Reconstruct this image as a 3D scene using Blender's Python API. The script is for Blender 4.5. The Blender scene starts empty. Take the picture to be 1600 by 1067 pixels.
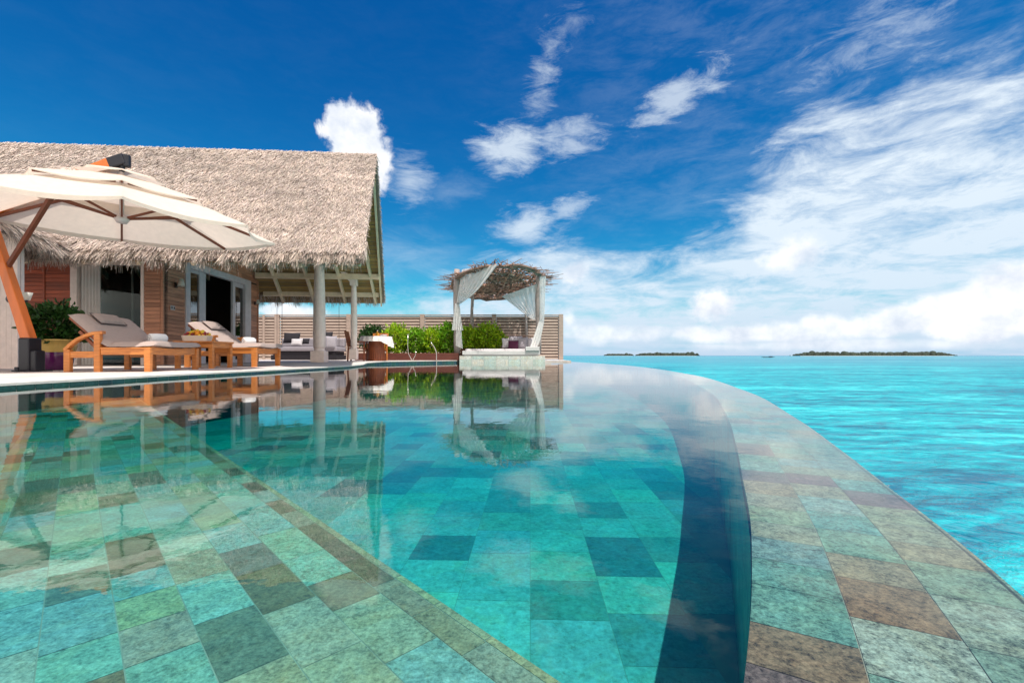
import bpy, math, random
import numpy as np
from mathutils import Vector, Matrix
random.seed(7); rng = np.random.default_rng(7)
PI = math.pi
S = bpy.context.scene
COL = S.collection

# ------------------------------------------------------------------ camera
EYE = 0.28; F = 711.0; HV = 555.5
cam_d = bpy.data.cameras.new("camera"); cam = bpy.data.objects.new("camera", cam_d); COL.objects.link(cam)
cam.location = (0, 0, EYE); cam.rotation_euler = (PI/2, 0, 0)
cam_d.sensor_width = 36; cam_d.lens = 36*F/1600
cam_d.shift_y = (HV-533.5)/1600; cam_d.clip_start = 0.02; cam_d.clip_end = 80000
S.camera = cam
# ------------------------------------------------------------------ sun / exposure
SUNV = Vector((0.145, -0.20, 0.62)).normalized()
sl = bpy.data.lights.new("sun", 'SUN'); sl.energy = 4.2; sl.angle = math.radians(0.5); sl.color = (1, .95, .87)
so = bpy.data.objects.new("sun", sl); COL.objects.link(so); so.rotation_euler = SUNV.to_track_quat('Z', 'Y').to_euler()
S.view_settings.view_transform = 'Standard'; S.view_settings.look = 'None'
S.view_settings.exposure = 0.25; S.view_settings.gamma = 1
S.cycles.max_bounces = 8; S.cycles.transparent_max_bounces = 16; S.cycles.diffuse_bounces = 3
S.cycles.caustics_reflective = False; S.cycles.caustics_refractive = False

# ------------------------------------------------------------------ node helper
class G:
    def __init__(s, tree): s.t = tree; s.L = tree.links
    def n(s, typ, **k):
        o = s.t.nodes.new(typ)
        for a, b in k.items(): setattr(o, a, b)
        return o
    def put(s, sock, v):
        if isinstance(v, bpy.types.NodeSocket): s.L.new(v, sock)
        elif v is not None:
            try: sock.default_value = v
            except Exception: sock.default_value = (*v, 1)
    def m(s, op, a, b=None, c=None, clamp=False):
        o = s.n('ShaderNodeMath', operation=op, use_clamp=clamp)
        for i, v in enumerate((a, b, c)):
            if v is not None: s.put(o.inputs[i], v)
        return o.outputs[0]
    def xyz(s, x, y, z):
        o = s.n('ShaderNodeCombineXYZ')
        for i, v in enumerate((x, y, z)): s.put(o.inputs[i], v)
        return o.outputs[0]
    def sep(s, v):
        o = s.n('ShaderNodeSeparateXYZ'); s.put(o.inputs[0], v); return o.outputs
    def noise(s, vec, scale, det=4, rough=.55, dist=0.0, col=False):
        o = s.n('ShaderNodeTexNoise'); s.put(o.inputs['Vector'], vec)
        o.inputs['Scale'].default_value = scale; o.inputs['Detail'].default_value = det
        o.inputs['Roughness'].default_value = rough; o.inputs['Distortion'].default_value = dist
        return o.outputs['Color' if col else 'Fac']
    def mapr(s, v, a, b, c=0., d=1., smooth=False):
        o = s.n('ShaderNodeMapRange'); o.clamp = True
        if smooth: o.interpolation_type = 'SMOOTHSTEP'
        for i, x in enumerate((v, a, b, c, d)): s.put(o.inputs[i], x)
        return o.outputs[0]
    def mix(s, f, a, b, mode='MIX'):
        o = s.n('ShaderNodeMix', data_type='RGBA', blend_type=mode)
        s.put(o.inputs[0], f); s.put(o.inputs[6], a); s.put(o.inputs[7], b)
        return o.outputs[2]
    def ramp(s, f, stops):
        o = s.n('ShaderNodeValToRGB'); s.put(o.inputs[0], f); e = o.color_ramp.elements
        while len(e) < len(stops): e.new(.5)
        for i, (p, c) in enumerate(stops): e[i].position = p; e[i].color = (*c, 1) if len(c) == 3 else c
        return o.outputs[0]
    def mapping(s, vec, loc=(0,0,0), rot=(0,0,0), scale=(1,1,1)):
        o = s.n('ShaderNodeMapping'); s.put(o.inputs[0], vec)
        o.inputs[1].default_value = loc; o.inputs[2].default_value = rot; o.inputs[3].default_value = scale
        return o.outputs[0]

# ------------------------------------------------------------------ world: Nishita sky with clouds by azimuth / elevation
W = bpy.data.worlds.new("World"); S.world = W; W.use_nodes = True
W.node_tree.nodes.clear(); g = G(W.node_tree)
wo = g.n('ShaderNodeOutputWorld'); bg = g.n('ShaderNodeBackground'); g.L.new(bg.outputs[0], wo.inputs[0])
sky = g.n('ShaderNodeTexSky', sky_type='NISHITA', sun_disc=False)
sky.sun_elevation = math.asin(SUNV.z); sky.sun_rotation = math.atan2(SUNV.x, SUNV.y)
sky.altitude = 0; sky.air_density = 1.0; sky.dust_density = .3; sky.ozone_density = 2.5
SKYK = 0.1     # strength of the sky
skr, skg, skb = (g.m('MULTIPLY', c, SKYK) for c in g.sep(sky.outputs[0]))
skycol = g.xyz(g.m('MULTIPLY', g.m('POWER', skr, 2.9), 1.9), g.m('MULTIPLY', g.m('POWER', skg, 1.5), 1.36), g.m('MULTIPLY', g.m('POWER', skb, 1.0), 1.05))
skycol0 = skycol
dirv = g.n('ShaderNodeTexCoord').outputs['Generated']
x, y, z = g.sep(dirv)
az = g.m('ARCTAN2', x, y); el = g.m('ARCSINE', z)
skycol = g.mix(g.mapr(el, .0, .13, .8, 0, True), skycol0, (.27, .52, .76))
def ae(u, v):
    a, b = (u-800)/F, (HV-v)/F
    return math.atan(a), math.atan(b/math.hypot(1, a))
# planar cloud deck coordinates (a layer of cloud seen in perspective)
zz = g.m('ADD', g.m('MAXIMUM', z, 0.0), 0.10)
px_, py_ = g.m('DIVIDE', x, zz), g.m('DIVIDE', y, zz)
P = g.xyz(px_, py_, 0.0)
Pw = g.mapping(P, rot=(0, 0, .5), scale=(1.0, 2.1, 1))
AE = g.xyz(az, el, 0.0)
n_big = g.noise(Pw, .55, 8, .62, .6)
n_str = g.noise(g.mapping(AE, rot=(0, 0, -.25), scale=(2.2, 7, 1)), 2.4, 9, .66, .5)
n_fine = g.noise(g.mapping(AE, rot=(0, 0, -.45), scale=(4, 12, 1)), 2.6, 12, .70, .4)
n_puff = g.noise(AE, 26, 7, .6, .2)
n_puf2 = g.noise(AE, 9, 7, .55, .1)
# big white mass to the right: upper boundary elevation as a curve over azimuth
fc = g.n('ShaderNodeFloatCurve'); cu = fc.mapping.curves[0]
pts = [(-60, 470), (560, 470), (690, 415), (780, 372), (900, 362), (1000, 360), (1110, 335), (1195, 225), (1270, 150), (1400, 105), (1600, 60), (2000, 0)]
cp = []
for (u, v) in pts:
    a, e = ae(u, v); cp.append(((a+PI)/(2*PI), (e+.2)/1.4))
cp = [(0, cp[0][1])] + cp + [(1, cp[-1][1])]
cu.points[0].location = cp[0]; cu.points[1].location = cp[-1]
for c in cp[1:-1]: cu.points.new(*c)
fc.mapping.update()
g.put(fc.inputs['Value'], g.m('DIVIDE', g.m('ADD', az, PI), 2*PI))
bound = g.m('SUBTRACT', g.m('MULTIPLY', fc.outputs[0], 1.4), .2)
dd = g.m('SUBTRACT', bound, el)
mass = g.mapr(g.m('ADD', dd, g.m('MULTIPLY', g.m('SUBTRACT', n_str, .5), .42)), -.02, .16, 0, 1, True)
tex = g.mapr(g.m('ADD', g.m('MULTIPLY', n_big, .45), g.m('MULTIPLY', n_fine, .55)), .31, .53, .12, 1)
massd = g.m('MULTIPLY', mass, tex)
behind = g.m('MULTIPLY', g.mapr(y, .05, -.35, 0, 1, True), g.mapr(n_big, .35, .55, .55, 1))  # unseen bright cloud added behind the camera to fill the shade
# large gaps of blue inside the mass (left, low)
def blob(u, v, w, h, rot, n, k, lo=0.0, hi=.5, amp=1.0):
    a, e = ae(u, v); w /= F; h /= F; c, s_ = math.cos(rot), math.sin(rot)
    da, de = g.m('SUBTRACT', az, a), g.m('SUBTRACT', el, e)
    p = g.m('ADD', g.m('MULTIPLY', da, c/w), g.m('MULTIPLY', de, s_/w))
    q = g.m('ADD', g.m('MULTIPLY', da, -s_/h), g.m('MULTIPLY', de, c/h))
    r = g.m('SQRT', g.m('ADD', g.m('MULTIPLY', p, p), g.m('MULTIPLY', q, q)))
    f = g.m('ADD', g.m('SUBTRACT', 1.0, r), g.m('MULTIPLY', g.m('SUBTRACT', n, .5), k))
    return g.m('MULTIPLY', g.mapr(f, lo, hi, 0, 1, True), amp)
def mx(*l):
    o = l[0]
    for b in l[1:]: o = g.m('MAXIMUM', o, b)
    return o
wisps = mx(blob(1060, 150, 105, 34, .25, n_fine, 2.6, .1, 1.0, .62),
           blob(795, 235, 75, 40, .1, n_fine, 2.2, .0, .9, .75),
           blob(890, 220, 80, 38, .1, n_fine, 2.4, .1, 1.0, .55),
           blob(850, 120, 50, 110, -.35, n_fine, 3.0, .3, 1.6, .6),
           blob(900, 30, 60, 50, .4, n_fine, 3.0, .5, 1.9, .35),
           blob(1160, 60, 110, 50, .5, n_fine, 3.0, .6, 2.0, .25),
           blob(1380, 40, 170, 60, .2, n_fine, 3.0, .3, 1.4, .4),
           blob(825, 352, 60, 40, .15, n_fine, 2.2, .0, 1.0, .8),
           blob(890, 325, 50, 26, .3, n_fine, 2.6, .1, 1.0, .55),
           blob(640, 285, 50, 45, .3, n_fine, 2.2, .0, 1.2, .6),
           blob(620, 400, 220, 50, .0, n_str, 2.6, .0, 1.8, .35),
           blob(700, 300, 240, 60, .3, n_str, 2.6, .4, 2.0, .25))
cum = mx(blob(552, 205, 50, 44, 0, n_puff, 1.0, .02, .3),
         blob(575, 255, 42, 55, 0, n_puff, 1.0, .02, .35),
         blob(1112, 478, 44, 24, 0, n_puff, 1.3, .0, .5, .95),
         blob(1235, 398, 50, 26, .3, n_puff, 1.4, .0, .7, .85),
         blob(900, 425, 34, 20, .5, n_puff, 1.6, .0, .7, .7),
         blob(1545, 492, 95, 38, .15, n_puf2, 1.8, .0, .4, 1),
         blob(1625, 455, 70, 60, .2, n_puf2, 1.8, .0, .4, 1),
         blob(1400, 505, 120, 22, .05, n_puf2, 2.0, .0, .5, .9),
         blob(1180, 522, 150, 18, 0, n_puf2, 2.2, .0, .6, .85),
         blob(960, 520, 120, 20, 0, n_puf2, 2.2, .0, .7, .7),
         blob(888, 500, 14, 22, 0, n_puff, 1.8, .1, 1.0, .6),
         blob(455, 486, 60, 16, 0, n_puff, 1.3, .0, .6, .9),
         blob(1330, 538, 260, 12, 0, n_puf2, 2.0, .0, .8, .7))
shade = g.mapr(g.noise(g.mapping(AE, loc=(.012, .018, 0)), 16, 5, .55), .35, .62, 0, 1)
c_thin = g.ramp(el, [(0.0, (.50, .62, .76)), (.12, (.64, .74, .84)), (.35, (.76, .84, .90))])
c_cum = g.mix(shade, (.64, .70, .80), (.96, .96, .97))
veil = g.m('MULTIPLY', g.m('MULTIPLY', g.mapr(az, -.2, .6, .01, .15, True), g.mapr(g.m('ADD', g.m('MULTIPLY', n_str, .5), g.m('MULTIPLY', n_fine, .5)), .40, .66, 0, 1, True)), g.mapr(el, .0, 1.2, 1, .55))
col1 = g.mix(g.m('MULTIPLY', mx(massd, wisps, veil), .93), skycol, c_thin)
col1 = g.mix(behind, col1, (1.35, 1.24, 1.12))  # warm over-bright colour of the added cloud, lifts shaded walls
col2 = g.mix(cum, col1, c_cum)
g.put(bg.inputs[0], col2); bg.inputs[1].default_value = 1.0

# ------------------------------------------------------------------ materials
def new_mat(name):
    m = bpy.data.materials.new(name); m.use_nodes = True; m.node_tree.nodes.clear()
    gg = G(m.node_tree); out = gg.n('ShaderNodeOutputMaterial'); return m, gg, out
def pbr(name, col, rough=.6, var=.25, nscale=6, bump=.0, bscale=40, stretch=(1,1,1), col2=None, metal=0, spec=.5, attr=None, trans=0, sheen=0, coat=0):
    m, g, out = new_mat(name)
    b = g.n('ShaderNodeBsdfPrincipled'); tc = g.n('ShaderNodeTexCoord').outputs['Object']
    v = g.mapping(tc, scale=stretch)
    n = g.noise(v, nscale, 6, .6)
    c2 = col2 or tuple(c*(1-var) for c in col); c1 = tuple(min(1, c*(1+var*.5)) for c in col)
    cc = g.mix(g.mapr(n, .3, .7), c2, c1)
    if attr:
        a = g.n('ShaderNodeAttribute', attribute_name=attr)
        cc = g.mix(1., cc, a.outputs['Color'], 'MULTIPLY')
    g.put(b.inputs['Base Color'], cc)
    g.put(b.inputs['Roughness'], g.mapr(n, .2, .8, max(0, rough-.08), min(1, rough+.08)))
    b.inputs['Metallic'].default_value = metal; b.inputs['Specular IOR Level'].default_value = spec
    b.inputs['Coat Weight'].default_value = coat
    if bump:
        bn = g.noise(v, bscale, 5, .6); bo = g.n('ShaderNodeBump'); bo.inputs['Strength'].default_value = bump; bo.inputs['Distance'].default_value = .01
        g.put(bo.inputs['Height'], bn); g.L.new(bo.outputs[0], b.inputs['Normal'])
    if trans:
        t = g.n('ShaderNodeBsdfTranslucent'); g.put(t.inputs[0], cc); ms = g.n('ShaderNodeMixShader'); ms.inputs[0].default_value = trans
        g.L.new(b.outputs[0], ms.inputs[1]); g.L.new(t.outputs[0], ms.inputs[2]); g.L.new(ms.outputs[0], out.inputs[0])
    else: g.L.new(b.outputs[0], out.inputs[0])
    return m
def water_mat(name, bump_specs, absorb=None, dens=1.0, tint=(1,1,1)):
    m, g, out = new_mat(name)
    tr = g.n('ShaderNodeBsdfTransparent'); tr.inputs[0].default_value = (*tint, 1)
    gl = g.n('ShaderNodeBsdfGlossy'); gl.inputs['Roughness'].default_value = .0; gl.inputs['Color'].default_value = (1, 1, 1, 1)
    fr = g.n('ShaderNodeFresnel'); fr.inputs['IOR'].default_value = 1.45
    tc = g.n('ShaderNodeTexCoord').outputs['Object']; h = None
    for (sc, st, amp, dist) in bump_specs:
        k = g.m('MULTIPLY', g.noise(g.mapping(tc, scale=st), sc, 3, .5, dist), amp); h = k if h is None else g.m('ADD', h, k)
    bo = g.n('ShaderNodeBump'); bo.inputs['Strength'].default_value = 1; bo.inputs['Distance'].default_value = 1
    g.put(bo.inputs['Height'], h)
    g.L.new(bo.outputs[0], gl.inputs['Normal']); g.L.new(bo.outputs[0], fr.inputs['Normal'])
    ms = g.n('ShaderNodeMixShader'); g.L.new(fr.outputs[0], ms.inputs[0]); g.L.new(tr.outputs[0], ms.inputs[1]); g.L.new(gl.outputs[0], ms.inputs[2])
    g.L.new(ms.outputs[0], out.inputs[0])
    if absorb:
        va = g.n('ShaderNodeVolumeAbsorption'); va.inputs[0].default_value = (*absorb, 1); va.inputs[1].default_value = dens
        g.L.new(va.outputs[0], out.inputs[1])
    return m
M = {}
M['thatch'] = pbr('thatch', (.60, .485, .42), .9, .3, 3, .3, 60, attr='tone')
M['thatch_base'] = pbr('thatch_base', (.24, .18, .15), .95, .3, 5, .6, 30, (6, 1, 1))
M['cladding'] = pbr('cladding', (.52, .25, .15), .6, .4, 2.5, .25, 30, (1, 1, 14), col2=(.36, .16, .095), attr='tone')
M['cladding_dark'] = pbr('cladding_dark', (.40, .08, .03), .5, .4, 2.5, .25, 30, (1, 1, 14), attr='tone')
M['joint'] = pbr('joint', (.05, .03, .02), .8)
M['white_paint'] = pbr('white_paint', (.92, .77, .70), .5, .12, 8, .1, 30)
M['pale_frame'] = pbr('pale_frame', (.62, .56, .58), .5, .12, 8)
M['cream_beam'] = pbr('cream_beam', (.92, .73, .52), .6, .15, 6, .1, 30)
M['soffit'] = pbr('soffit', (.46, .28, .10), .7, .4, 3, .3, 20, (1, 12, 12), attr='tone')
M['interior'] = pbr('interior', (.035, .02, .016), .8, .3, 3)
M['deck'] = pbr('deck', (.62, .55, .52), .75, .2, 5, .15, 60)
M['coping'] = pbr('coping', (.70, .64, .60), .7, .15, 9, .15, 60)
M['teak'] = pbr('teak', (.60, .22, .05), .42, .35, 5, .15, 40, (1, 1, 6), col2=(.40, .125, .028))
M['dark_teak'] = pbr('dark_teak', (.26, .07, .025), .5, .3, 5, .15, 40)
M['orange_wood'] = pbr('orange_wood', (.72, .16, .015), .35, .3, 4, .1, 30, (1, 1, .2), coat=.3)
M['cushion'] = pbr('cushion', (.40, .31, .28), .9, .08, 30, .25, 180)
M['cushion_top'] = pbr('pillow_cloth', (.34, .265, .24), .9, .08, 30, .25, 180)
M['piping'] = pbr('piping', (.10, .07, .07), .8)
M['canvas'] = pbr('canvas', (.88, .76, .66), .85, .06, 12, .1, 120, trans=.42)
M['black'] = pbr('black_paint', (.012, .012, .02), .35, .2, 8)
M['rib'] = pbr('rib_wood', (.17, .045, .02), .5, .3, 5)
M['towel'] = pbr('towel', (.86, .85, .85), .95, .05, 40, .5, 150)
M['porcelain'] = pbr('porcelain', (.80, .70, .60), .3, .05, 5)
M['yellow_glaze'] = pbr('yellow_glaze', (.62, .42, .12), .35, .4, 6, .1, 20, (1, 1, .4))
M['purple_glaze'] = pbr('purple_glaze', (.11, .012, .10), .18, .4, 5, .05, 20, coat=.5)
M['soil'] = pbr('soil', (.04, .025, .015), .95, .4, 30)
M['leaf_dark'] = pbr('leaf_dark', (.03, .10, .018), .5, .45, 6, attr='tone', trans=.25)
M['leaf_bright'] = pbr('leaf_bright', (.36, .58, .02), .5, .35, 4, attr='tone', trans=.4)
M['leaf_mid'] = pbr('leaf_mid', (.20, .44, .02), .5, .35, 4, attr='tone', trans=.35)
M['stem'] = pbr('stem', (.12, .08, .05), .8)
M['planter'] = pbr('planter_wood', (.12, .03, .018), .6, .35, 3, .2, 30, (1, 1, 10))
M['grey_wood'] = pbr('grey_wood', (.45, .345, .29), .8, .28, 4, .25, 30, (.6, 1, 10))
M['steel'] = pbr('steel', (.62, .56, .52), .22, .1, 5, metal=.9)
M['rope'] = pbr('rope', (.06, .045, .04), .9)
M['drift'] = pbr('driftwood', (.36, .22, .17), .85, .5, 3, .4, 30, attr='tone')
M['post_wood'] = pbr('post_wood', (.36, .30, .28), .8, .3, 4, .3, 20, (1, 1, .2))
M['white_wood'] = pbr('white_wood', (.66, .64, .64), .7, .2, 5, .2, 20, (.4, 1, 5))
M['cloth_grey'] = pbr('cloth_grey', (.34, .31, .34), .9, .1, 10, .2, 100)
M['cloth_light'] = pbr('cloth_light', (.60, .56, .58), .9, .1, 10, .2, 100)
M['cloth_black'] = pbr('cloth_black', (.015, .012, .018), .8, .2, 10)
M['cloth_purple'] = pbr('cloth_purple', (.07, .004, .035), .8, .25, 10)
M['cloth_white'] = pbr('cloth_white', (.93, .88, .84), .85, .05, 10, trans=.15)
M['lampshade'] = pbr('lampshade', (.80, .76, .68), .6, .05, 10, trans=.3)
M['brass'] = pbr('dark_bronze', (.05, .035, .03), .4, metal=.6)
M['fruit_y'] = pbr('fruit_yellow', (.95, .62, .04), .4, .2, 8)
M['fruit_o'] = pbr('fruit_orange', (.95, .32, .02), .45, .2, 8)
M['fruit_r'] = pbr('fruit_red', (.35, .02, .02), .35, .3, 8)
M['juice'] = pbr('juice', (.80, .36, .03), .2, .1, 5)
M['isl'] = pbr('island_wood', (.035, .05, .035), .9, .5, .02)
M['sand'] = pbr('sand', (.6, .55, .42), .9)
M['boat'] = pbr('boat_hull', (.05, .08, .12), .5)
M['conc'] = pbr('concrete', (.30, .30, .28), .9, .2, 2)
M['switch'] = pbr('switch_plate', (.55, .50, .50), .4, .05)
# sheer curtain
def sheer():
    m, g, out = new_mat('sheer_voile')
    b = g.n('ShaderNodeBsdfDiffuse'); b.inputs[0].default_value = (.97, .94, .91, 1)
    t = g.n('ShaderNodeBsdfTranslucent'); t.inputs[0].default_value = (.86, .87, .9, 1)
    tr = g.n('ShaderNodeBsdfTransparent'); a = g.n('ShaderNodeMixShader'); a.inputs[0].default_value = .4
    g.L.new(b.outputs[0], a.inputs[1]); g.L.new(t.outputs[0], a.inputs[2])
    c = g.n('ShaderNodeMixShader'); tc = g.n('ShaderNodeTexCoord').outputs['Object']
    g.put(c.inputs[0], g.mapr(g.noise(tc, 5, 3), .3, .7, .78, .98))
    g.L.new(tr.outputs[0], c.inputs[1]); g.L.new(a.outputs[0], c.inputs[2]); g.L.new(c.outputs[0], out.inputs[0]); return m
M['sheer'] = sheer()
def glass(name, add):
    m, g, out = new_mat(name)
    gl = g.n('ShaderNodeBsdfGlossy'); gl.inputs['Roughness'].default_value = .005
    tr = g.n('ShaderNodeBsdfTransparent'); tr.inputs[0].default_value = (.55, .62, .62, 1)
    fr = g.n('ShaderNodeFresnel'); fr.inputs[0].default_value = 1.6
    k = g.m('ADD', g.m('MULTIPLY', fr.outputs[0], .9 if add else .3), add, clamp=True)
    ms = g.n('ShaderNodeMixShader'); g.put(ms.inputs[0], k); g.L.new(tr.outputs[0], ms.inputs[1]); g.L.new(gl.outputs[0], ms.inputs[2])
    g.L.new(ms.outputs[0], out.inputs[0]); return m
M['glass'] = glass('window_glass', .0)
M['door_glass'] = glass('coated_glass', .22)
def stone(name, gain=1.0, speck=170, wet=.25, contrast=.75):
    m, g, out = new_mat(name); b = g.n('ShaderNodeBsdfPrincipled')
    a = g.n('ShaderNodeAttribute', attribute_name='tint').outputs['Color']
    tc = g.n('ShaderNodeTexCoord').outputs['Object']
    n1 = g.noise(tc, speck, 5, .75); n2 = g.noise(tc, speck*.13, 5, .65, .4); n3 = g.noise(tc, speck*.45, 4, .7)
    k = g.m('ADD', g.m('MULTIPLY', n1, .5), g.m('ADD', g.m('MULTIPLY', n2, .25), g.m('MULTIPLY', n3, .25)))
    k = g.mapr(k, .36, .64, 1-contrast, 1+contrast)
    c = g.mix(1., a, g.xyz(k, k, k), 'MULTIPLY')
    rust = g.mapr(g.noise(tc, speck*.2, 6, .7, .8), .58, .78, 0, .45)
    c = g.mix(rust, c, g.mix(1., c, (1.25, .82, .55), 'MULTIPLY'))
    pit = g.mapr(g.noise(tc, speck*.7, 3, .8), .56, .68, 0, .55); c = g.mix(pit, c, g.mix(1., c, (.62, .50, .40), 'MULTIPLY'))
    n4 = g.noise(tc, 9, 6, .7, 1.2); c = g.mix(g.mapr(n4, .42, .66, 0, .5), c, g.mix(1., c, (1.15, .92, .66), 'MULTIPLY'))
    n5 = g.noise(tc, 14, 5, .6, 2.0); c = g.mix(g.mapr(n5, .47, .5, 0, .22), c, g.mix(1., c, (.75, .85, .85), 'MULTIPLY'))
    c = g.mix(1., c, (gain, gain, gain), 'MULTIPLY')
    g.put(b.inputs['Base Color'], c); b.inputs['Roughness'].default_value = wet
    bo = g.n('ShaderNodeBump'); bo.inputs['Strength'].default_value = .3; bo.inputs['Distance'].default_value = .003
    g.put(bo.inputs['Height'], n1); g.L.new(bo.outputs[0], b.inputs['Normal'])
    g.L.new(b.outputs[0], out.inputs[0]); return m
M['stone'] = stone('wet_stone_tile', .56, 250, .22, 1.1)
M['stone_shelf'] = stone('shelf_stone_tile', .80, 130, .35, .75)
M['stone_deep'] = stone('deep_stone_tile', .80, 45, .5, .42)
M['grout'] = pbr('grout', (.28, .34, .27), .8)
def sea_mat():
    m, g, out = new_mat('sea_water'); tc = g.n('ShaderNodeTexCoord').outputs['Object']
    p1 = g.noise(g.mapping(tc, scale=(.3, 1, 1)), .22, 6, .65, .6)
    p2 = g.noise(g.mapping(tc, scale=(.12, 1, 1)), .02, 6, .65, .3)
    p3 = g.noise(g.mapping(tc, rot=(0, 0, .12), scale=(.38, 1, 1)), 2.2, 8, .74, .6)  # fine light and dark of wavelets, put into the near water colour
    x, y, z = g.sep(tc)
    far = g.mapr(y, 12, 160, 0, 1, True); far2 = g.mapr(y, 700, 3500, 0, 1)
    near = g.ramp(g.m('ADD', g.m('MULTIPLY', p1, .42), g.m('MULTIPLY', p3, .58)), [(.40, (.0, .13, .22)), (.46, (.0, .26, .35)), (.52, (.0, .41, .48)), (.60, (.05, .68, .70))])
    mid = g.ramp(g.m('ADD', g.m('MULTIPLY', p2, .6), g.m('MULTIPLY', p1, .4)), [(.38, (.02, .19, .30)), (.5, (.05, .31, .41)), (.62, (.10, .46, .53))])
    c = g.mix(far, near, mid); c = g.mix(far2, c, (.02, .17, .34))
    h = g.m('ADD', g.m('MULTIPLY', g.noise(g.mapping(tc, rot=(0,0,.3), scale=(.45, 1, 1)), 1.1, 6, .66, .8), .34),
            g.m('MULTIPLY', g.noise(g.mapping(tc, rot=(0,0,-.2), scale=(.6, 1, 1)), 5, 5, .65, .5), .09))
    bo = g.n('ShaderNodeBump'); bo.inputs['Strength'].default_value = .8; bo.inputs['Distance'].default_value = 1
    g.put(bo.inputs['Height'], h)
    df = g.n('ShaderNodeBsdfDiffuse'); g.put(df.inputs[0], c); gl = g.n('ShaderNodeBsdfGlossy'); gl.inputs['Roughness'].default_value = .08
    g.L.new(bo.outputs[0], gl.inputs['Normal']); g.L.new(bo.outputs[0], df.inputs['Normal'])
    fr = g.n('ShaderNodeFresnel'); fr.inputs[0].default_value = 1.33; g.L.new(bo.outputs[0], fr.inputs['Normal'])
    ms = g.n('ShaderNodeMixShader'); g.put(ms.inputs[0], g.m('MINIMUM', fr.outputs[0], .36)); g.L.new(df.outputs[0], ms.inputs[1]); g.L.new(gl.outputs[0], ms.inputs[2])
    g.L.new(ms.outputs[0], out.inputs[0]); return m
M['sea'] = sea_mat()
M['pool_water'] = water_mat('pool_water', [(24, (.8, 1, 1), .00009, .5), (7, (1, 1, 1), .0005, .3), (1.3, (.7, 1, 1), .0012, .2)], absorb=(.0, .85, .865), dens=1.3)

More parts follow.
